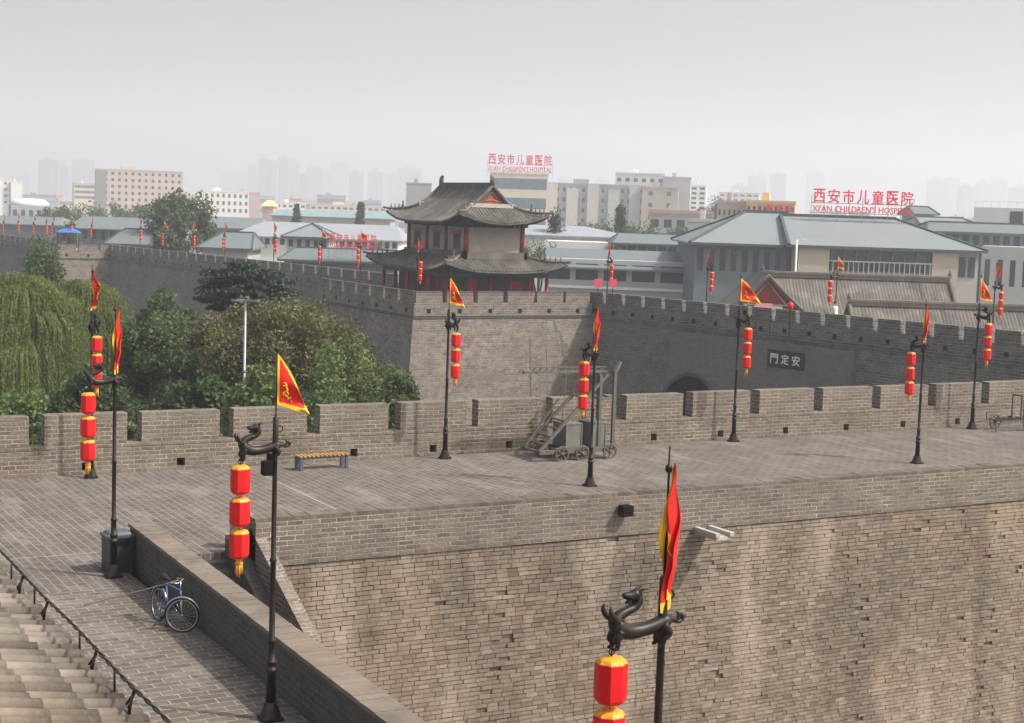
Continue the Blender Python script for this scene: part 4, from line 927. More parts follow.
# tall light mast in the trees
p = at_d(245.5, 300, 78); e = empty('light_mast', (p.x, p.y, -12), -YAW, 'tall pale light mast with a crossbar of floodlights among the trees', 'light mast')
zt = p.z+12; g = MB(); g.lathe([(.10, 0), (.06, zt)], 10, smooth=True); g.build('pole', M['pale_metal'], e)
g = MB(); g.box(-.72, .72, -.06, .06, zt-.08, zt+.04); g.build('crossbar', M['pale_metal'], e)
for s_ in (-.58, .45):
    g = MB(); g.box(s_-.19, s_+.19, -.2, .1, zt+.09, zt+.36); g.bar((s_, 0, zt+.03), (s_, 0, zt+.12), .06); g.build('floodlight', M['black'], e)
p = at_d(797, 240, 176); e = empty('street_lamp', (p.x, p.y, -12), -YAW, 'thin white street lamp in front of the hospital hall roof', 'street lamp')
g = MB(); g.lathe([(.14, 0), (.1, p.z+12)], 8, smooth=True); g.build('pole', M['white_paint'], e); g = MB(); g.bar((-.2, 0, p.z+12), (.9, 0, p.z+12.1), .1); g.box(.6, 1.1, -.15, .15, p.z+12.0, p.z+12.15); g.build('lamp_head', M['white_paint'], e)

# ---------------------------------------------------------------- trees
def clump_tree(name, label, cat_, px, ytop, D, wpx, hm, mat, n=14000, leaf=.2, zb=None, flat=1.0, nclump=60, gap=.55, group='trees between the walls', shape='round', z0=-12.0, seed=0, depth=None):
    rg = np.random.default_rng(seed+int(px)); p = at_d(px, ytop, D); top = p.z; Wd = wpx*D/FPX/2; Dp = depth or Wd*.8
    cz = top-hm/2; t = empty(name, (p.x, p.y, z0), 0, label, cat_, group)
    # clumps through the crown volume, more at the surface
    d = rg.normal(size=(nclump, 3)); d /= np.linalg.norm(d, axis=1)[:, None]; rr = rg.uniform(.35, 1.0, nclump)**.5
    C = d*rr[:, None]
    if shape == 'cone': C[:, :2] *= ((1-C[:, 2])/2)[:, None]**.8*1.3
    if shape == 'layer': C[:, 2] = np.round(C[:, 2]*3.2)/3.2+rg.normal(0, .03, nclump)
    C = C*np.array([Wd, Dp, hm/2])*(1-.12*rg.random((nclump, 1)))
    cs = rg.uniform(.7, 1.4, nclump)*gap*(Wd*Dp*hm/2)**(1/3)/(nclump**(1/3))*1.5
    k = rg.integers(0, nclump, n); off = rg.normal(size=(n, 3)); off /= np.linalg.norm(off, axis=1)[:, None]; off *= (rg.random(n)**.45)[:, None]
    if shape == 'layer': off[:, 2] *= .28
    P = C[k]+off*cs[k][:, None]; tn = rg.uniform(0, 1, nclump)[k]*.5+rg.random(n)*.5
    return t, P, tn, cz, p, rg, leaf, n, C, cs
def leaves(t, P, tn, cz, p, rg, leaf, n, mat, z0, elong=1.3, up=.5):
    a = rg.normal(size=(n, 3)); a /= np.linalg.norm(a, axis=1)[:, None]
    nn = rg.normal(size=(n, 3)); nn[:, 2] += up; b = np.cross(a, nn); b /= (np.linalg.norm(b, axis=1)[:, None]+1e-9)
    s = (leaf*rg.uniform(.6, 1.3, n))[:, None]/2
    P = P+np.array([0, 0, cz-z0])
    V = np.stack([P-a*s*elong, P+b*s*.8, P+a*s*elong, P-b*s*.8], 1).reshape(-1, 3)
    F = np.arange(n*4).reshape(n, 4)
    put('crown', fast_mesh('crown', V, F, mat, tn), t)
def trunk(t, C, cs, cz, z0, r=.25, nb=9, rg=None):
    g = MB(); h = cz-z0
    g.tube([(0, 0, 0), (r*.3, 0, h*.4), (-r*.2, r*.3, h*.75), (0, 0, h*1.05)], [r*1.3, r, r*.8, r*.35], 8)
    for i in rg.choice(len(C), min(nb, len(C)), replace=False):
        c = C[i]; g.tube([(0, 0, h*.55+.2*c[2]), (c[0]*.5, c[1]*.5, h*.8+c[2]*.4), (c[0]*.9, c[1]*.9, h+c[2]*.92)], [r*.5, r*.3, r*.08], 5)
    g.build('trunk', M['bark'], t)
def tree(name, label, px, ytop, D, wpx, hm, mat, n=12000, leaf=.2, cat_='tree', shape='round', nclump=60, gap=.8, seed=0, z0=-12.0, group='trees between the walls', elong=1.3, r=.22, depth=None):
    t, P, tn, cz, p, rg, lf, n, C, cs = clump_tree(name, label, cat_, px, ytop, D, wpx, hm, mat, n, leaf, nclump=nclump, gap=gap, shape=shape, seed=seed, z0=z0, group=group, depth=depth)
    leaves(t, P, tn, cz, p, rg, lf, n, mat, z0, elong); trunk(t, C, cs, cz, z0, r, rg=rg)
def willow(label, px, ytop, D, wpx, hm, n=700, seed=1):
    rg = np.random.default_rng(seed); p = at_d(px, ytop, D); W = wpx*D/FPX/2; t = empty('willow_tree', (p.x, p.y, -12), 0, label, 'tree', 'trees between the walls')
    V = []; T = []; top = p.z+12
    nbr = 60; th = rg.uniform(0, 2*np.pi, nbr); rr = W*rg.uniform(.05, .95, nbr)**.6; bx_ = rr*np.cos(th); by_ = rr*np.sin(th); bz = top-.3-(rr/W)**2.2*hm*.38-rg.random(nbr)*hm*.10
    bt = rg.random(nbr)
    for i in range(n):
        k = rg.integers(nbr); s0 = rg.normal(0, .55, 3); x, y, z = bx_[k]+s0[0], by_[k]+s0[1], bz[k]-.25*(s0[0]**2+s0[1]**2)
        L = rg.uniform(.25, 1.0)*hm*.62; st_ = .11; m_ = int(L/st_); ii = np.arange(m_)*st_; sw = rg.normal(0, .03, 2)
        o_ = np.minimum(ii, 1.2)*(.35+.3*rg.random()); ox, oy = bx_[k]/W+s0[0]*.4, by_[k]/W+s0[1]*.4
        zz = z-ii+np.minimum(ii, 1.0)*.5; xx = x+sw[0]*ii+rg.normal(0, .025, m_)+ox*o_; yy = y+sw[1]*ii+rg.normal(0, .025, m_)+oy*o_
        a = rg.uniform(0, 2*np.pi, m_); w_ = .030+.03*rg.random(m_); cx, sx = np.cos(a)*w_, np.sin(a)*w_; h = .07+.05*rg.random(m_)
        q = np.stack([np.stack([xx-cx, yy-sx, zz], 1), np.stack([xx, yy, zz-h], 1), np.stack([xx+cx, yy+sx, zz], 1), np.stack([xx, yy, zz+h*.5], 1)], 1)
        V.append(q.reshape(-1, 3)); T.append(np.full(m_, .6*bt[k]+.1*rg.random())+rg.random(m_)*.3)
    V = np.concatenate(V); T = np.concatenate(T); F = np.arange(len(V)).reshape(-1, 4)
    put('crown', fast_mesh('crown', V, F, M['leaf_willow'], T), t)
    g = MB(); g.tube([(0, 0, 0), (.1, 0, top*.5), (0, .1, top*.85)], [.4, .3, .12], 8)
    for k in range(0, nbr, 3): g.tube([(0, 0, top*.6), (bx_[k]*.5, by_[k]*.5, top*.85), (bx_[k], by_[k], bz[k])], [.14, .08, .03], 5)
    g.build('trunk', M['bark'], t)
willow('weeping willow with long pale green strands at the left edge', 22, 262, 92, 110, 12, 4200, 2)
willow('second weeping willow, just right of the leftmost one and behind the far-left lantern pole', 84, 270, 101, 88, 12, 3800, 5)
tree('broadleaf_tree', 'dark green broadleaf tree right of the willows', 152, 304, 84, 96, 9.5, M['leaf_green'], 26000, .18, seed=1, nclump=80)
tree('broadleaf_tree', 'small dark tree half hidden behind the dark green broadleaf tree', 165, 286, 100, 60, 8, M['leaf_green'], 7000, .25, seed=2)
tree('broadleaf_tree', 'large olive brown tree in the middle of the trees', 290, 295, 86, 190, 10, M['leaf_brown'], 52000, .17, seed=3, nclump=150, gap=.9, r=.35)
tree('broadleaf_tree', 'thin reddish brown tree left of the light mast', 208, 312, 90, 80, 8, M['leaf_brown'], 16000, .17, seed=4)
tree('broadleaf_tree', 'bright green lower tree below the large olive brown one', 352, 345, 74, 118, 6.8, M['leaf_mid'], 26000, .15, seed=5, nclump=80)
tree('broadleaf_tree', 'green shrub-like tree at the foot of the light mast', 258, 372, 66, 78, 5, M['leaf_mid'], 9000, .17, seed=6)
tree('broadleaf_tree', 'small feathery green tree against the sunlit bastion', 402, 372, 74, 42, 3.6, M['leaf_mid'], 4500, .16, seed=7)
tree('broadleaf_tree', 'dark green tree between light mast and broadleaf tree', 205, 372, 72, 60, 5, M['leaf_green'], 7000, .2, seed=8)
tree('broadleaf_tree', 'low green tree behind the parapet at the left edge', 18, 388, 66, 80, 5, M['leaf_mid'], 9000, .17, seed=9)
tree('broadleaf_tree', 'low bushy tree below the second willow', 88, 372, 70, 90, 5.5, M['leaf_green'], 9000, .19, seed=10)
tree('broadleaf_tree', 'low green tree under the big olive brown tree', 300, 392, 66, 90, 4, M['leaf_green'], 8000, .17, seed=16)
tree('broadleaf_tree', 'leafy shrub peeping through the gap behind the second lantern pole', 133, 408, 55, 26, 3.4, M['leaf_mid'], 3500, .13, seed=11, z0=-12)
tree('pine_tree', 'dark layered pine in front of the distant city wall', 248, 262, 112, 96, 4.2, M['leaf_dark'], 15000, .22, shape='layer', nclump=70, gap=.95, seed=12)
tree('broadleaf_tree', 'small dark tree before the far bastion at left', 42, 240, 150, 40, 9, M['leaf_green'], 9000, .24, nclump=50, gap=.95, seed=13)
tree('broadleaf_tree', 'big rounded tree standing beyond the distant city wall', 180, 192, 262, 66, 12, M['leaf_green'], 12000, .5, seed=14, group='trees beyond the walls', nclump=70)
for i, (px, yt, D, wp, hm, sh, lb) in enumerate([
    (555, 213, 265, 26, 9, 'cone', 'dark conifer right of the pavilion roof'), (621, 205, 330, 16, 14, 'cone', 'slim dark conifer in front of the grey apartment block'),
    (575, 226, 300, 46, 9, 'round', 'dark tree left of the slim conifer'), (600, 224, 310, 46, 9, 'round', 'dark tree directly behind the blue roofed hall'), (640, 222, 320, 50, 9, 'round', 'dark tree right of the slim conifer'), (530, 228, 300, 30, 8, 'round', 'dark tree close to the pavilion eave'),
    (540, 244, 232, 50, 5, 'round', 'low bushes beside the pavilion lower roof'), (612, 246, 245, 30, 4, 'round', 'small rounded tree on the terrace'), (715, 200, 480, 34, 12, 'round', 'grey green tree left of the orange sign building'), (680, 228, 330, 30, 4, 'round', 'green roof garden bushes'),
    (55, 206, 430, 30, 9, 'round', 'leftmost tree in the far row'), (85, 205, 440, 40, 9, 'round', 'second tree in the far row'), (118, 205, 430, 44, 9, 'round', 'third tree in the far row'), (146, 205, 450, 36, 9, 'round', 'rightmost tree in the far row'), (68, 222, 290, 30, 7, 'round', 'tree behind the far lanterns'),
    (297, 200, 420, 8, 12, 'cone', 'thin conifer left of the low teal roof'), (361, 201, 420, 10, 12, 'cone', 'thin conifer right of the low teal roof'), (376, 246, 240, 26, 4, 'round', 'small green tree left of the pavilion roof')]):
    tree('conifer' if sh == 'cone' else 'broadleaf_tree', lb, px, yt, D, wp, hm, M['leaf_dark'] if sh == 'cone' else (M['leaf_green'] if i != 9 else M['leaf_mid']), 3500, .3*D/250, shape=sh, seed=20+i, group='trees beyond the walls', r=.2, nclump=36, gap=.9)

# ---------------------------------------------------------------- city buildings
def bframe(px, D, yaw=0.0): p = at_d(px, 240, D); return p, -YAW+yaw
winmesh = {}
def win(wd, ht):
    k = (round(wd, 2), round(ht, 2))
    if k not in winmesh: g = MB(); g.box(-wd/2, wd/2, -.06, .02, -ht/2, ht/2); winmesh[k] = g.mesh('window', M['glass'])
    return winmesh[k]
def zy(px, y, D): return at_d(px, y, D).z
def building(name, label, x0, x1, ytop, D, dep, mat, rows=0, colsn=0, wfrac=.5, hfrac=.5, cat_='building', top_trim=True, group=None, band=None, ybot=None, yaw=0.0, z_low=-12.0, roofm=None, extra=None):
    if D > 380: D *= 1.5; dep *= 1.3
    xc = (x0+x1)/2; W = (x1-x0)*D/FPX; p, rz = bframe(xc, D, yaw+math.atan2(512-xc, FPX)*1.15); zt = zy(xc, ytop, D)
    b = empty(name, (p.x, p.y, z_low), rz, label, cat_, group); H = zt-z_low
    g = MB(); g.box(-W/2, W/2, 0, dep, 0, H); g.build('wall', mat, b)
    if top_trim: g = MB(); g.box(-W/2-.2, W/2+.2, -.2, dep+.2, H+.002, H+.55); g.box(-W/2+.3*W, -W/2+.45*W, dep*.3, dep*.6, H+.55, H+2.4); g.build('roof', roofm or mat, b)
    if rows:
        zb = (zy(xc, ybot, D)-z_low) if ybot else 1.0
        fh = (H-zb)/rows; cw = W/colsn
        if band:
            for r_ in range(rows): g = MB(); g.box(-W/2+.5, W/2-.5, -.06, .02, zb+fh*(r_+.5-hfrac/2), zb+fh*(r_+.5+hfrac/2)); g.build('window', M[band], b)
        else:
            me = win(cw*wfrac, fh*hfrac)
            for r_ in range(rows):
                for c_ in range(colsn): put('window', me, b, (-W/2+cw*(c_+.5), 0, zb+fh*(r_+.5)))
    if extra: extra(b, W, H, dep)
    return b, W, H
def box_on(b, x0, x1, y0, y1, z0, z1, mat, name): g = MB(); g.box(x0, x1, y0, y1, z0, z1); return g.build(name, mat, b)
# grey apartment/hospital blocks
def bays(b, W, H, dep):
    for i in range(5):
        x = -W/2+W*(i+.5)/5; g = MB(); g.box(x-W*.055, x+W*.055, -1.6, -.07, 0, H-(1.5 if i % 2 else 0)); g.build('stair_bay', M['w_lgrey'], b)
building('apartment_block', 'long grey block with protruding bays right of the pavilion roof', 540, 643, 185, 420, 22, M['w_grey'], 5, 16, .42, .42, extra=bays, ybot=236)
building('hospital_block', 'white penthouse block rising above the grey apartment block', 613, 662, 174, 450, 16, M['w_white'], 1, 6, .5, .3, ybot=186)
building('apartment_block', 'beige block with square windows right of the grey block', 640, 676, 188, 415, 20, M['w_tan'], 3, 2, .22, .35, ybot=222)
building('apartment_block', 'plain grey brown slab behind the beige block', 661, 688, 178, 440, 24, M['w_lgrey'])
building('apartment_block', 'narrow white block with dark window rows', 688, 704, 186, 460, 14, M['w_white'], 6, 2, .6, .45, ybot=215)
building('hospital_building', 'cream block with blue glass bands carrying red rooftop characters', 488, 546, 174, 400, 24, M['w_cream'], 3, 6, band='teal_glass', ybot=232, hfrac=.55)
building('apartment_block', 'plain grey block left of the pavilion roof', 405, 430, 184, 420, 20, M['w_grey'])
building('office_block', 'pinkish block with rows of small windows at left', 97, 181, 171, 560, 30, M['w_pink'], 7, 13, .4, .45, ybot=216, extra=lambda b, W, H, d: box_on(b, -W/2-.3, -W/2+W*.12, -.4, d, 0, H-.5, M['w_dgrey'], 'shaded_side'))  # dark grey slab at the left, the block's shaded side put into colour
building('office_block', 'white three storey block with dark windows left of the skyline', 198, 248, 192, 600, 20, M['w_white'], 3, 9, .45, .5, ybot=214)
building('office_block', 'white slab at the far left edge', -6, 9, 180, 690, 20, M['w_white'], 4, 2, .4, .4, ybot=205)
building('office_block', 'second white slab at the far left', 11, 22, 182, 690, 20, M['w_white'])
building('shopping_block', 'low block with yellow and purple stripes left of the pinkish block', 74, 97, 184, 640, 20, M['w_cream'], 3, 1, band='w_slate', ybot=200)
building('round_hall', 'pale hall with a rounded white roof at left', 12, 50, 206, 400, 24, M['w_grey'], 1, 5, .5, .5, ybot=222, extra=lambda b, W, H, d: (lambda g: (g.lathe([(W*.5, H), (W*.52, H+1), (W*.4, H+2.4), (.1, H+2.9)], 24, c=(0, d/2, 0), smooth=True), g.build('roof', M['white_paint'], b)))(MB()), top_trim=False)
building('office_block', 'low cream block with white bands beyond the teal roof', 310, 385, 206, 640, 18, M['w_cream'], 3, 12, .6, .4, ybot=222)
building('office_block', 'pale low block near the little golden roof', 275, 305, 203, 640, 18, M['w_white'], 3, 5, .6, .4, ybot=222)
building('shopping_block', 'white terraced block right of the narrow white block', 717, 757, 193, 700, 24, M['w_white'], 4, 6, .6, .4, ybot=212)
b_, W_, H_2 = building('sign_building', 'orange cream building with red rooftop characters left of the hospital hall', 745, 793, 203, 345, 18, M['w_orange'], 2, 9, .5, .4, ybot=226)
put('lettering', fit_w(text_mesh('儿童医院', 1, .05, M['sign_red'], bold=.006, space=1.25), W_*.75, 2.0), b_, (W_*.08, -.15, H_2-1.3), rot=(H90, 0, 0))
building('office_block', 'grey block with small arched windows beside the orange cream building', 716, 745, 203, 350, 18, M['w_tan'], 1, 6, .4, .3, ybot=222)
building('office_block', 'teal grey block with large windows at the right edge', 984, 1045, 247, 205, 20, M['w_lgrey'], 1, 5, .42, .5, ybot=300, top_trim=False)
def panels(b, W, H, dep):
    for i in range(3): box_on(b, -W*.02+i*W*.19, W*.15+i*W*.19, -.1, 0, H-3.6, H-.6, M['glass'], 'dark_panel')
    g = MB(); g.bar((-W/2, 0, H+1.1), (W/2, 0, H+1.1), .08)
    for i in range(10): g.bar((-W/2+W*i/9, 0, H), (-W/2+W*i/9, 0, H+1.1), .08)
    g.build('railing', M['white_paint'], b)
building('rooftop_house', 'white rooftop plant house with three dark panels at upper right', 974, 1046, 208, 290, 14, M['w_white'], extra=panels, top_trim=False)
building('terrace_building', 'pale terrace wall in front of the blue roofed hall', 560, 706, 254, 222, 10, M['w_tan'], top_trim=False)
building('long_wing', 'long two storey wing with dark window bands right of the pavilion', 546, 772, 262, 200, 14, M['w_lgrey'], 1, 8, .80, .66, ybot=287, top_trim=False,
         extra=lambda b, W, H, d: ((lambda g: (g.add([(-W/2-.5, -1.2, H-1.0), (W/2+.5, -1.2, H-1.0), (W/2+.5, d*.5, H+1.2), (-W/2-.5, d*.5, H+1.2), (-W/2-.5, -1.2, H-1.25), (W/2+.5, -1.2, H-1.25)], [(0, 1, 2, 3), (4, 5, 1, 0)]), g.build('roof', M['blue_roof'], b)))(MB()), box_on(b, -W/2, W/2, -.5, -.07, H-3.75, H-3.4, M['white_paint'], 'ledge')))
# lower windows of the wing
def gable_hall(name, label, x0, x1, yeave, yridge, D, dep, roofm, wallm, inset0=.12, inset1=.12, ridge=True, windows=None, cat_='hall', over=.8, group=None, ridge_h=.35, yaw=0.0, z_low=-12.0):
    xc = (x0+x1)/2; W = (x1-x0)*D/FPX; p, rz = bframe(xc, D, yaw); ze = zy(xc, yeave, D)-z_low; zr = zy(xc, yridge, D+dep/2)-z_low
    b = empty(name, (p.x, p.y, z_low), rz, label, cat_, group)
    g = MB(); g.box(-W/2+over, W/2-over, over, dep-over, 0, ze); g.build('wall', wallm, b)
    i0 = -W/2+W*inset0; i1 = W/2-W*inset1
    vs = [(-W/2, 0, ze), (W/2, 0, ze), (W/2, dep, ze), (-W/2, dep, ze), (i0, dep/2, zr), (i1, dep/2, zr)]
    lo = [(x, y, z-.25) for x, y, z in vs[:4]]
    g = MB(); g.add(vs+lo, [(0, 1, 5, 4), (1, 2, 5), (2, 3, 4, 5), (3, 0, 4), (6, 9, 8, 7), (0, 6, 7, 1), (1, 7, 8, 2), (2, 8, 9, 3), (3, 9, 6, 0)]); r = g.build('roof', roofm, b)
    if ridge:
        g = MB(); V_ = [Vector(v) for v in vs]
        g.bar(V_[4], V_[5], ridge_h*1.4, ridge_h*1.6)
        for a, c in ((0, 4), (3, 4), (1, 5), (2, 5)): g.bar(V_[a], V_[c], ridge_h, ridge_h)
        g.bar(V_[0]-Vector((0, .05, .12)), V_[1]-Vector((0, .05, .12)), .3, .3); g.build('ridge', M['ridge_dark'], r)
    if windows:
        y0, y1, n, wf = windows; zb = zy(xc, y1, D)-z_low; zt_ = zy(xc, y0, D)-z_low
        me = win((W-2*over)/n*wf, zt_-zb)
        for i in range(n): put('window', me, b, (-W/2+over+(W-2*over)*(i+.5)/n, over, (zb+zt_)/2))
    return b, W, ze, zr
gable_hall('hospital_hall', 'large hall with a broad blue grey hip roof behind the pale stuccoed porch, left wing', 690, 803, 244, 212, 187, 22, M['blue_roof2'], M['w_slate'], .60, .0, windows=(250, 272, 9, .5))
hb, W_, ze_, zr_ = gable_hall('hospital_hall', 'largest hall with a broad blue grey hip roof carrying the big red characters', 790, 988, 248, 219, 185, 22, M['blue_roof2'], M['w_hall'], .03, .36)
lx = lambda px: (px-889)*185/FPX
box_on(hb, lx(832), lx(934), .70, .80, ze_-2.9, ze_-.45, M['glass'], 'glazed_front')
for i in range(9): box_on(hb, lx(834)+i*1.45-.1, lx(834)+i*1.45+.1, .55, .69, ze_-2.9, ze_-.45, M['w_slate'], 'mullion')
g = MB(); g.bar((lx(830), .3, ze_-1.75), (lx(938), .3, ze_-1.75), .14)
for i in range(22): g.bar((lx(830)+i*.61, .3, ze_-3.6), (lx(830)+i*.61, .3, ze_-1.75), .09)
g.build('balustrade', plain('pale_green_rail', (.42, .50, .42), .6), hb)
box_on(hb, lx(800), lx(831), .25, .78, ze_-4.5, ze_-.3, M['w_tan'], 'pale_panel'); box_on(hb, lx(934), lx(960), .25, .78, ze_-4.5, ze_-.3, M['w_tan'], 'pale_panel')
for i in range(2): box_on(hb, lx(962)+i*1.1, lx(962)+i*1.1+.8, .70, .79, ze_-3.2, ze_-.8, M['glass'], 'window')
def sign(label, px0, px1, y0, y1, y2, y3, D, cn='西安市儿童医院', en="XI'AN CHILDREN'S HOSPITAL"):
    xc = (px0+px1)/2; W = (px1-px0)*D/FPX; p = at_d(xc, 240, D); zt, zb = zy(xc, y0, D), zy(xc, y1, D); z2, z3 = zy(xc, y2, D), zy(xc, y3, D)
    s = empty('hospital_sign', (p.x, p.y, z3-.6), -YAW-.0, label, 'sign'); zz = z3-.6
    cw = W/7
    for i, ch in enumerate(cn): put('character', fit_w(text_mesh(ch, 1, .06, M['sign_red'], 'character', .014), cw*.80, zt-zb), s, (-W/2+cw*(i+.5), 0, (zt+zb)/2-zz), rot=(H90, 0, 0))
    put('english_lettering', fit_w(text_mesh(en, 1, .06, M['sign_red'], 'english_lettering', .012), W*.98, z2-z3), s, (0, 0, (z2+z3)/2-zz), rot=(H90, 0, 0))
    g = MB(); g.bar((-W/2, .15, zb-zz), (W/2, .15, zb-zz), .08); g.bar((-W/2, .15, z3-zz-.1), (W/2, .15, z3-zz-.1), .08)
    for i in range(9): x = -W/2+W*i/8; g.bar((x, .15, -1.2), (x, .15, (zt+zb)/2-zz), .06)
    g.build('sign_frame', M['pale_metal'], s)
sign('biggest red rooftop sign, seven characters over english words, on the large blue grey hall', 810, 912, 190, 204, 206.5, 213, 194)
sign('middle red rooftop sign of seven characters over the cream block behind the pavilion', 485, 550, 154.5, 164.5, 166.5, 171.5, 405)
sign('low red sign of seven characters left of the pavilion beyond the wall', 329, 377, 234, 242, 244, 248.5, 215)
# traditional grey roofs just beyond the gate wall
def trad(name, label, x0, x1, yr, D, drop, dep, gable_left=True, cat_='hall'):
    xc = (x0+x1)/2; W = (x1-x0)*D/FPX; p, rz = bframe(xc, D); zr = zy(xc, yr, D+dep)+12; b = empty(name, (p.x, p.y, -12), rz, label, cat_)
    g = MB(); n = 10; L = W/2; prof = []
    for j in range(n+1): t_ = j/n; prof.append((dep*t_, zr-drop+drop*(.6*t_+.4*t_*t_)))
    m_ = int(W/.30)
    for i in range(m_):
        x = -L+W*(i+.5)/m_; b0 = len(g.v); tt = random.gauss(.45, .14); w2 = W/m_/2
        pr = [(-w2, 0), (-.08, .015), (0, .07), (.08, .015), (w2, 0)]
        for y, z in prof:
            for o_, h_ in pr: g.v.append((x+o_, y, z+h_))
        for j in range(n):
            for q in range(4): g.f.append((b0+j*5+q, b0+j*5+q+1, b0+(j+1)*5+q+1, b0+(j+1)*5+q)); g.m.append(0); g.sm.append(True); g.t.append(min(1, max(0, tt)))
    g.add([(-L, 2*dep, zr-drop), (L, 2*dep, zr-drop), (L, dep, zr), (-L, dep, zr)], [(0, 1, 2, 3)])
    r = g.build('roof', M['tile'], b)
    g = MB(); g.box(-L, L, dep-.2, dep+.2, zr, zr+.35); g.box(-L-.1, L+.1, dep-.3, dep+.3, zr+.35, zr+.55); g.build('ridge', tinted('pale_ridge', (.22, .2, .18), (.3, .27, .24)), r)
    for s_ in (-1, 1):
        g = MB(); g.tube([(s_*(L), y, z+.12) for y, z in prof], .2, 6); g.tube([(s_*(L), 2*dep-y, z+.12) for y, z in prof], .2, 6); g.lathe([(.12, 0), (.2, .3), (.05, .7)], 6, c=(s_*L, dep, zr+.4)); g.build('verge', M['tile'], r)
        outl = [(y, z) for y, z in prof]+[(2*dep-y, z) for y, z in prof[-2::-1]]
        g = MB(); vs = [(s_*(L-.25), y, z-.05) for y, z in outl]; g.add(vs, [tuple(range(len(vs)))]); g.build('gable', M['red_wood'] if gable_left else M['plaster'], b)
    g = MB(); g.box(-L+.4, L-.4, 1.2, 2*dep-1.2, 0, zr-drop); g.build('wall', M['plaster'], b)
    return b, L, zr
trad('tiled_hall', 'long traditional hall with a plain grey tiled roof beyond the gate wall', 776, 972, 280, 138, 4.2, 6.5, False)
trad('tiled_hall', 'lower grey tiled roof at the right edge behind the gate wall', 868, 1060, 309, 124, 3.6, 5.5, False)
# the red gable facing the camera
p, rz = bframe(770, 130); zr = zy(770, 277, 130)+12; zb = zy(770, 309, 130)+12
b = empty('gabled_house', (p.x, p.y, -12), rz, 'narrow tiled house showing its dark red gable above the gate wall', 'house')
prof = [(-3.3, zb-.4), (-2.4, zb+.35), (-1.5, zb+1.15), (-.7, zb+1.95), (0, zr)]; outl = prof+[(-x, z) for x, z in prof[-2::-1]]
g = MB(); vs = [(x, 0, z) for x, z in outl]; g.add(vs, [tuple(range(len(vs)-1, -1, -1))]); g.box(-2.8, 2.8, .01, 8, 0, zb-.4); g.build('gable_wall', M['red_wood'], b)
g = MB()
for (x0, z0), (x1, z1) in zip(outl[:-1], outl[1:]): g.add([(x0, -.5, z0+.05), (x1, -.5, z1+.05), (x1, 9, z1+.05), (x0, 9, z0+.05), (x0, -.5, z0-.12), (x1, -.5, z1-.12)], [(0, 1, 2, 3), (4, 5, 1, 0)])
g.tube([(x, -.45, z+.15) for x, z in outl], .14, 6); g.build('roof', M['tile'], b)
g = MB(); g.tube([(x*.86, -.08, z-.42) for x, z in outl], .06, 5); g.bar((-2.0, -.08, zb+.35), (2.0, -.08, zb+.35), .1); g.build('trim', M['stone'], b)
g = MB(); g.box(-1.1, 1.3, -.06, -.01, zb-.55, zb+.25); g.build('pale_panel', M['white_paint'], b)
# blue and pale roofs at mid distance
gable_hall('blue_roofed_hall', 'low hall with pale blue roof behind the terrace', 612, 694, 244, 234, 246, 14, M['blue_roof'], M['w_slate'], .12, .1, windows=(245, 254, 7, .7), ridge_h=.2)
gable_hall('pale_roofed_hall', 'long low hall with a white wall left of the conifer by the pavilion', 508, 640, 236, 226, 262, 16, M['pale_roof'], M['w_white'], .1, .4, ridge=False)
building('white_wing', 'low white wall with a flat roof under the dark conifer', 545, 628, 242, 252, 8, M['w_white'], top_trim=False)
building('grey_house', 'grey flat roofed block beside the large left hip roof', 688, 722, 222, 300, 14, M['w_lgrey'])
building('pale_wing', 'pale flat building with windows below the red tiled strip', 648, 712, 216, 350, 14, M['w_lgrey'], 1, 5, .6, .5, ybot=232, extra=lambda b, W, H, d: box_on(b, -W/2, W/2, -.4, 2, H+.56, H+1.3, M['w_rose'], 'red_tiles'))
gable_hall('slate_roofed_wing', 'long slate blue roof beyond the hospital hall at right', 926, 1060, 233, 224, 212, 12, M['blue_roof'], M['w_teal'], .1, .0, ridge_h=.25, windows=(236, 246, 12, .6))
gable_hall('teal_hall', 'long low teal roof at left with a row of posts', 66, 156, 229, 217, 300, 18, M['blue_roof'], M['w_slate'], .04, .04, windows=(230, 240, 9, .5), ridge=False)
gable_hall('blue_roofed_house', 'dark blue roof close behind the far bastion', 104, 150, 244, 229, 255, 12, M['blue_roof'], M['w_grey'], .25, .1, ridge_h=.25)
gable_hall('blue_roofed_house', 'dark blue roof right of the big far tree', 196, 252, 248, 232, 240, 14, M['blue_roof'], M['w_lgrey'], .35, .1, ridge_h=.25)
gable_hall('white_hall', 'wide hall with very pale roof and white wall in front of the teal roof', 229, 402, 238, 223, 300, 26, M['pale_roof'], M['w_white'], .14, .06, windows=(240, 246, 22, .6), ridge=False)
gable_hall('small_pavilion', 'small pavilion with a pointed pale blue hip roof left of the red sign', 281, 333, 237, 224, 245, 12, M['blue_roof2'], M['w_lgrey'], .48, .48, windows=(240, 247, 5, .5), ridge_h=.3)
gable_hall('blue_roofed_wing', 'long blue grey roof below the low red sign', 278, 400, 261, 249, 215, 12, M['blue_roof'], M['w_slate'], .1, .05, ridge_h=.2)
gable_hall('teal_hall', 'flat teal roof behind the pale hall', 269, 392, 217, 211, 480, 20, M['w_teal'], M['w_tan'], .04, .0, ridge=False)
gable_hall('teal_hall', 'low slate roofs at the left edge beyond the far wall', -20, 58, 224, 216, 360, 20, M['blue_roof'], M['w_slate'], .04, .1, ridge=False)
gable_hall('slate_roofed_house', 'low slate roof between tree and white block', 198, 262, 228, 217, 380, 20, M['blue_roof'], M['w_slate'], .04, .1, ridge=False)
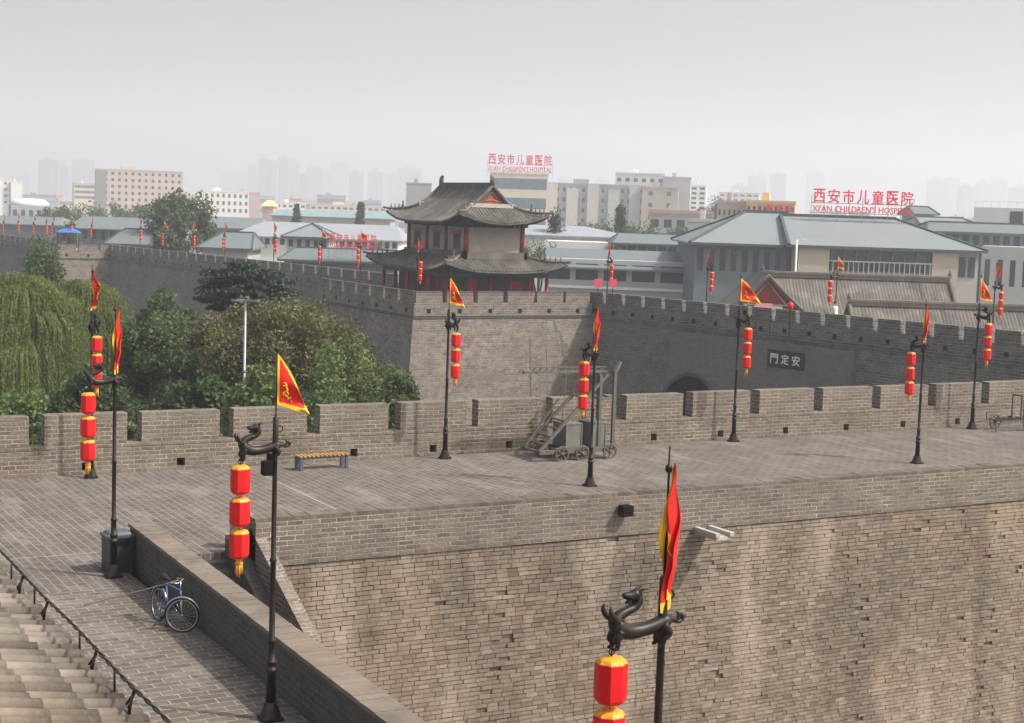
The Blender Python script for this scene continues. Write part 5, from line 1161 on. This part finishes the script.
gable_hall('temple', 'tiny temple with a golden roof and red walls below the skyline', 260, 274, 206, 200, 760, 14, M['w_orange'], M['w_rose'], .3, .3, ridge=False)
gable_hall('slate_roofed_house', 'slate roof showing above the large hall at upper right', 912, 938, 214, 207, 330, 14, M['blue_roof'], M['w_teal'], .1, .1, ridge_h=.3)
gable_hall('slate_roofed_house', 'flat blue grey roofs between the large hall and the rooftop plant house', 918, 978, 224, 218, 300, 14, M['blue_roof2'], M['w_lgrey'], .1, .1, ridge_h=.3)

# filler low city blocks near the horizon and the hazy skyline; each a thing
rn = random.Random(21); k = 0
where = lambda px: 'far left' if px < 200 else 'left of the pavilion' if px < 400 else 'behind the pavilion' if px < 560 else 'right of the pavilion' if px < 780 else 'behind the large hall' if px < 920 else 'far right'
LOWM = ['w_white', 'w_tan', 'w_lgrey', 'w_grey', 'w_pink', 'w_rose', 'w_teal', 'w_cream']
LOWB = []
ORD = 'first second third fourth fifth sixth seventh eighth ninth tenth eleventh twelfth thirteenth fourteenth fifteenth'.split()
for i in range(62):
    px = -15+i*17+rn.uniform(-6, 6); D = rn.uniform(650, 1050); wp = rn.uniform(12, 34); yt = 361.5-1550*math.tan(PITCH)+(px-512)*.0331+rn.uniform(-9, 4)
    m_ = LOWM[rn.randrange(len(LOWM))]; r_ = rn.choice([2, 3, 4]); W = wp*D/FPX
    b, W, H = building('low_block', None, px-wp/2, px+wp/2, yt, D, 18, M[m_], r_, max(3, int(W/4)), band='w_slate' if i % 3 else 'w_far', hfrac=.4, group='low city blocks near the horizon')
    LOWB.append((b, m_, px))
CN_ = dict(w_white='white', w_tan='tan', w_lgrey='light grey', w_grey='mid grey', w_pink='pinkish', w_rose='rose brown', w_teal='teal grey', w_cream='cream')
cnt_ = {}
for b, m_, px in sorted(LOWB, key=lambda q: q[2]): k = cnt_.get(m_, 0); cnt_[m_] = k+1; b['label'] = 'low hazy %s block near the horizon, %s of that colour from the left' % (CN_[m_], ORD[min(k, 14)])
SK = [(38, 57, 160, 1500, 't3'), (58, 68, 166, 1700, 't1'), (72, 93, 160, 1550, 't3'), (8, 30, 172, 1900, 't2'), (220, 245, 172, 2000, 't2'), (246, 256, 166, 1800, 't1'), (257, 267, 159, 1500, 't1'), (268, 276, 160, 1520, 't2'), (277, 287, 158, 1540, 't3'), (288, 298, 161, 1600, 't1'), (304, 322, 168, 1700, 't2'), (300, 310, 174, 1450, 't1'), (324, 330, 170, 1900, 't2'), (330, 346, 163, 1850, 't2'), (348, 362, 172, 1500, 't1'), (366, 382, 172, 1700, 't3'), (384, 398, 174, 1900, 't2'), (396, 420, 168, 1750, 't2'), (404, 418, 173, 1600, 't2'),
      (442, 456, 186, 1400, 't2'), (556, 570, 178, 1900, 't1'), (592, 606, 180, 1900, 't2'), (690, 700, 182, 2000, 't2'), (748, 764, 176, 1700, 't3'), (767, 783, 174, 1750, 't1'), (730, 746, 186, 1500, 't1'), (806, 822, 172, 2100, 't3'), (926, 941, 180, 1900, 't1'), (943, 957, 178, 1950, 't2'), (958, 972, 186, 1700, 't3'), (975, 989, 183, 1950, 't1'), (990, 1004, 180, 2100, 't2'), (1006, 1030, 188, 1800, 't1'), (106, 130, 180, 2100, 't2'), (160, 180, 182, 2100, 't1')]
cnt_ = {}
for i, (x0, x1, yt, D, mt) in enumerate(sorted(SK)):
    D *= 2.35
    xc = (x0+x1)/2; W = (x1-x0)*D/FPX; p = at_d(xc, 240, D); zt = zy(xc, yt, D)+12; e = empty('tower_block', (p.x, p.y, -12), -YAW+rn.uniform(-.3, .3), 'hazy skyline tower %s, %s from the left there' % (where(xc), ORD[cnt_.setdefault(where(xc), 0)]), 'tower block', 'hazy skyline towers '+where(xc)); cnt_[where(xc)] += 1
    g = MB(); g.box(-W/2, W/2, 0, 22, 0, zt); g.box(-W*.18, W*.18, -1.6, 0, 0, zt-4); g.build('wall', M[mt], e)
    g = MB(); g.box(-W*.28, W*.2, 5, 15, zt+.01, zt+4+3*(i % 3)); g.build('rooftop_house', M['w_far'], e)
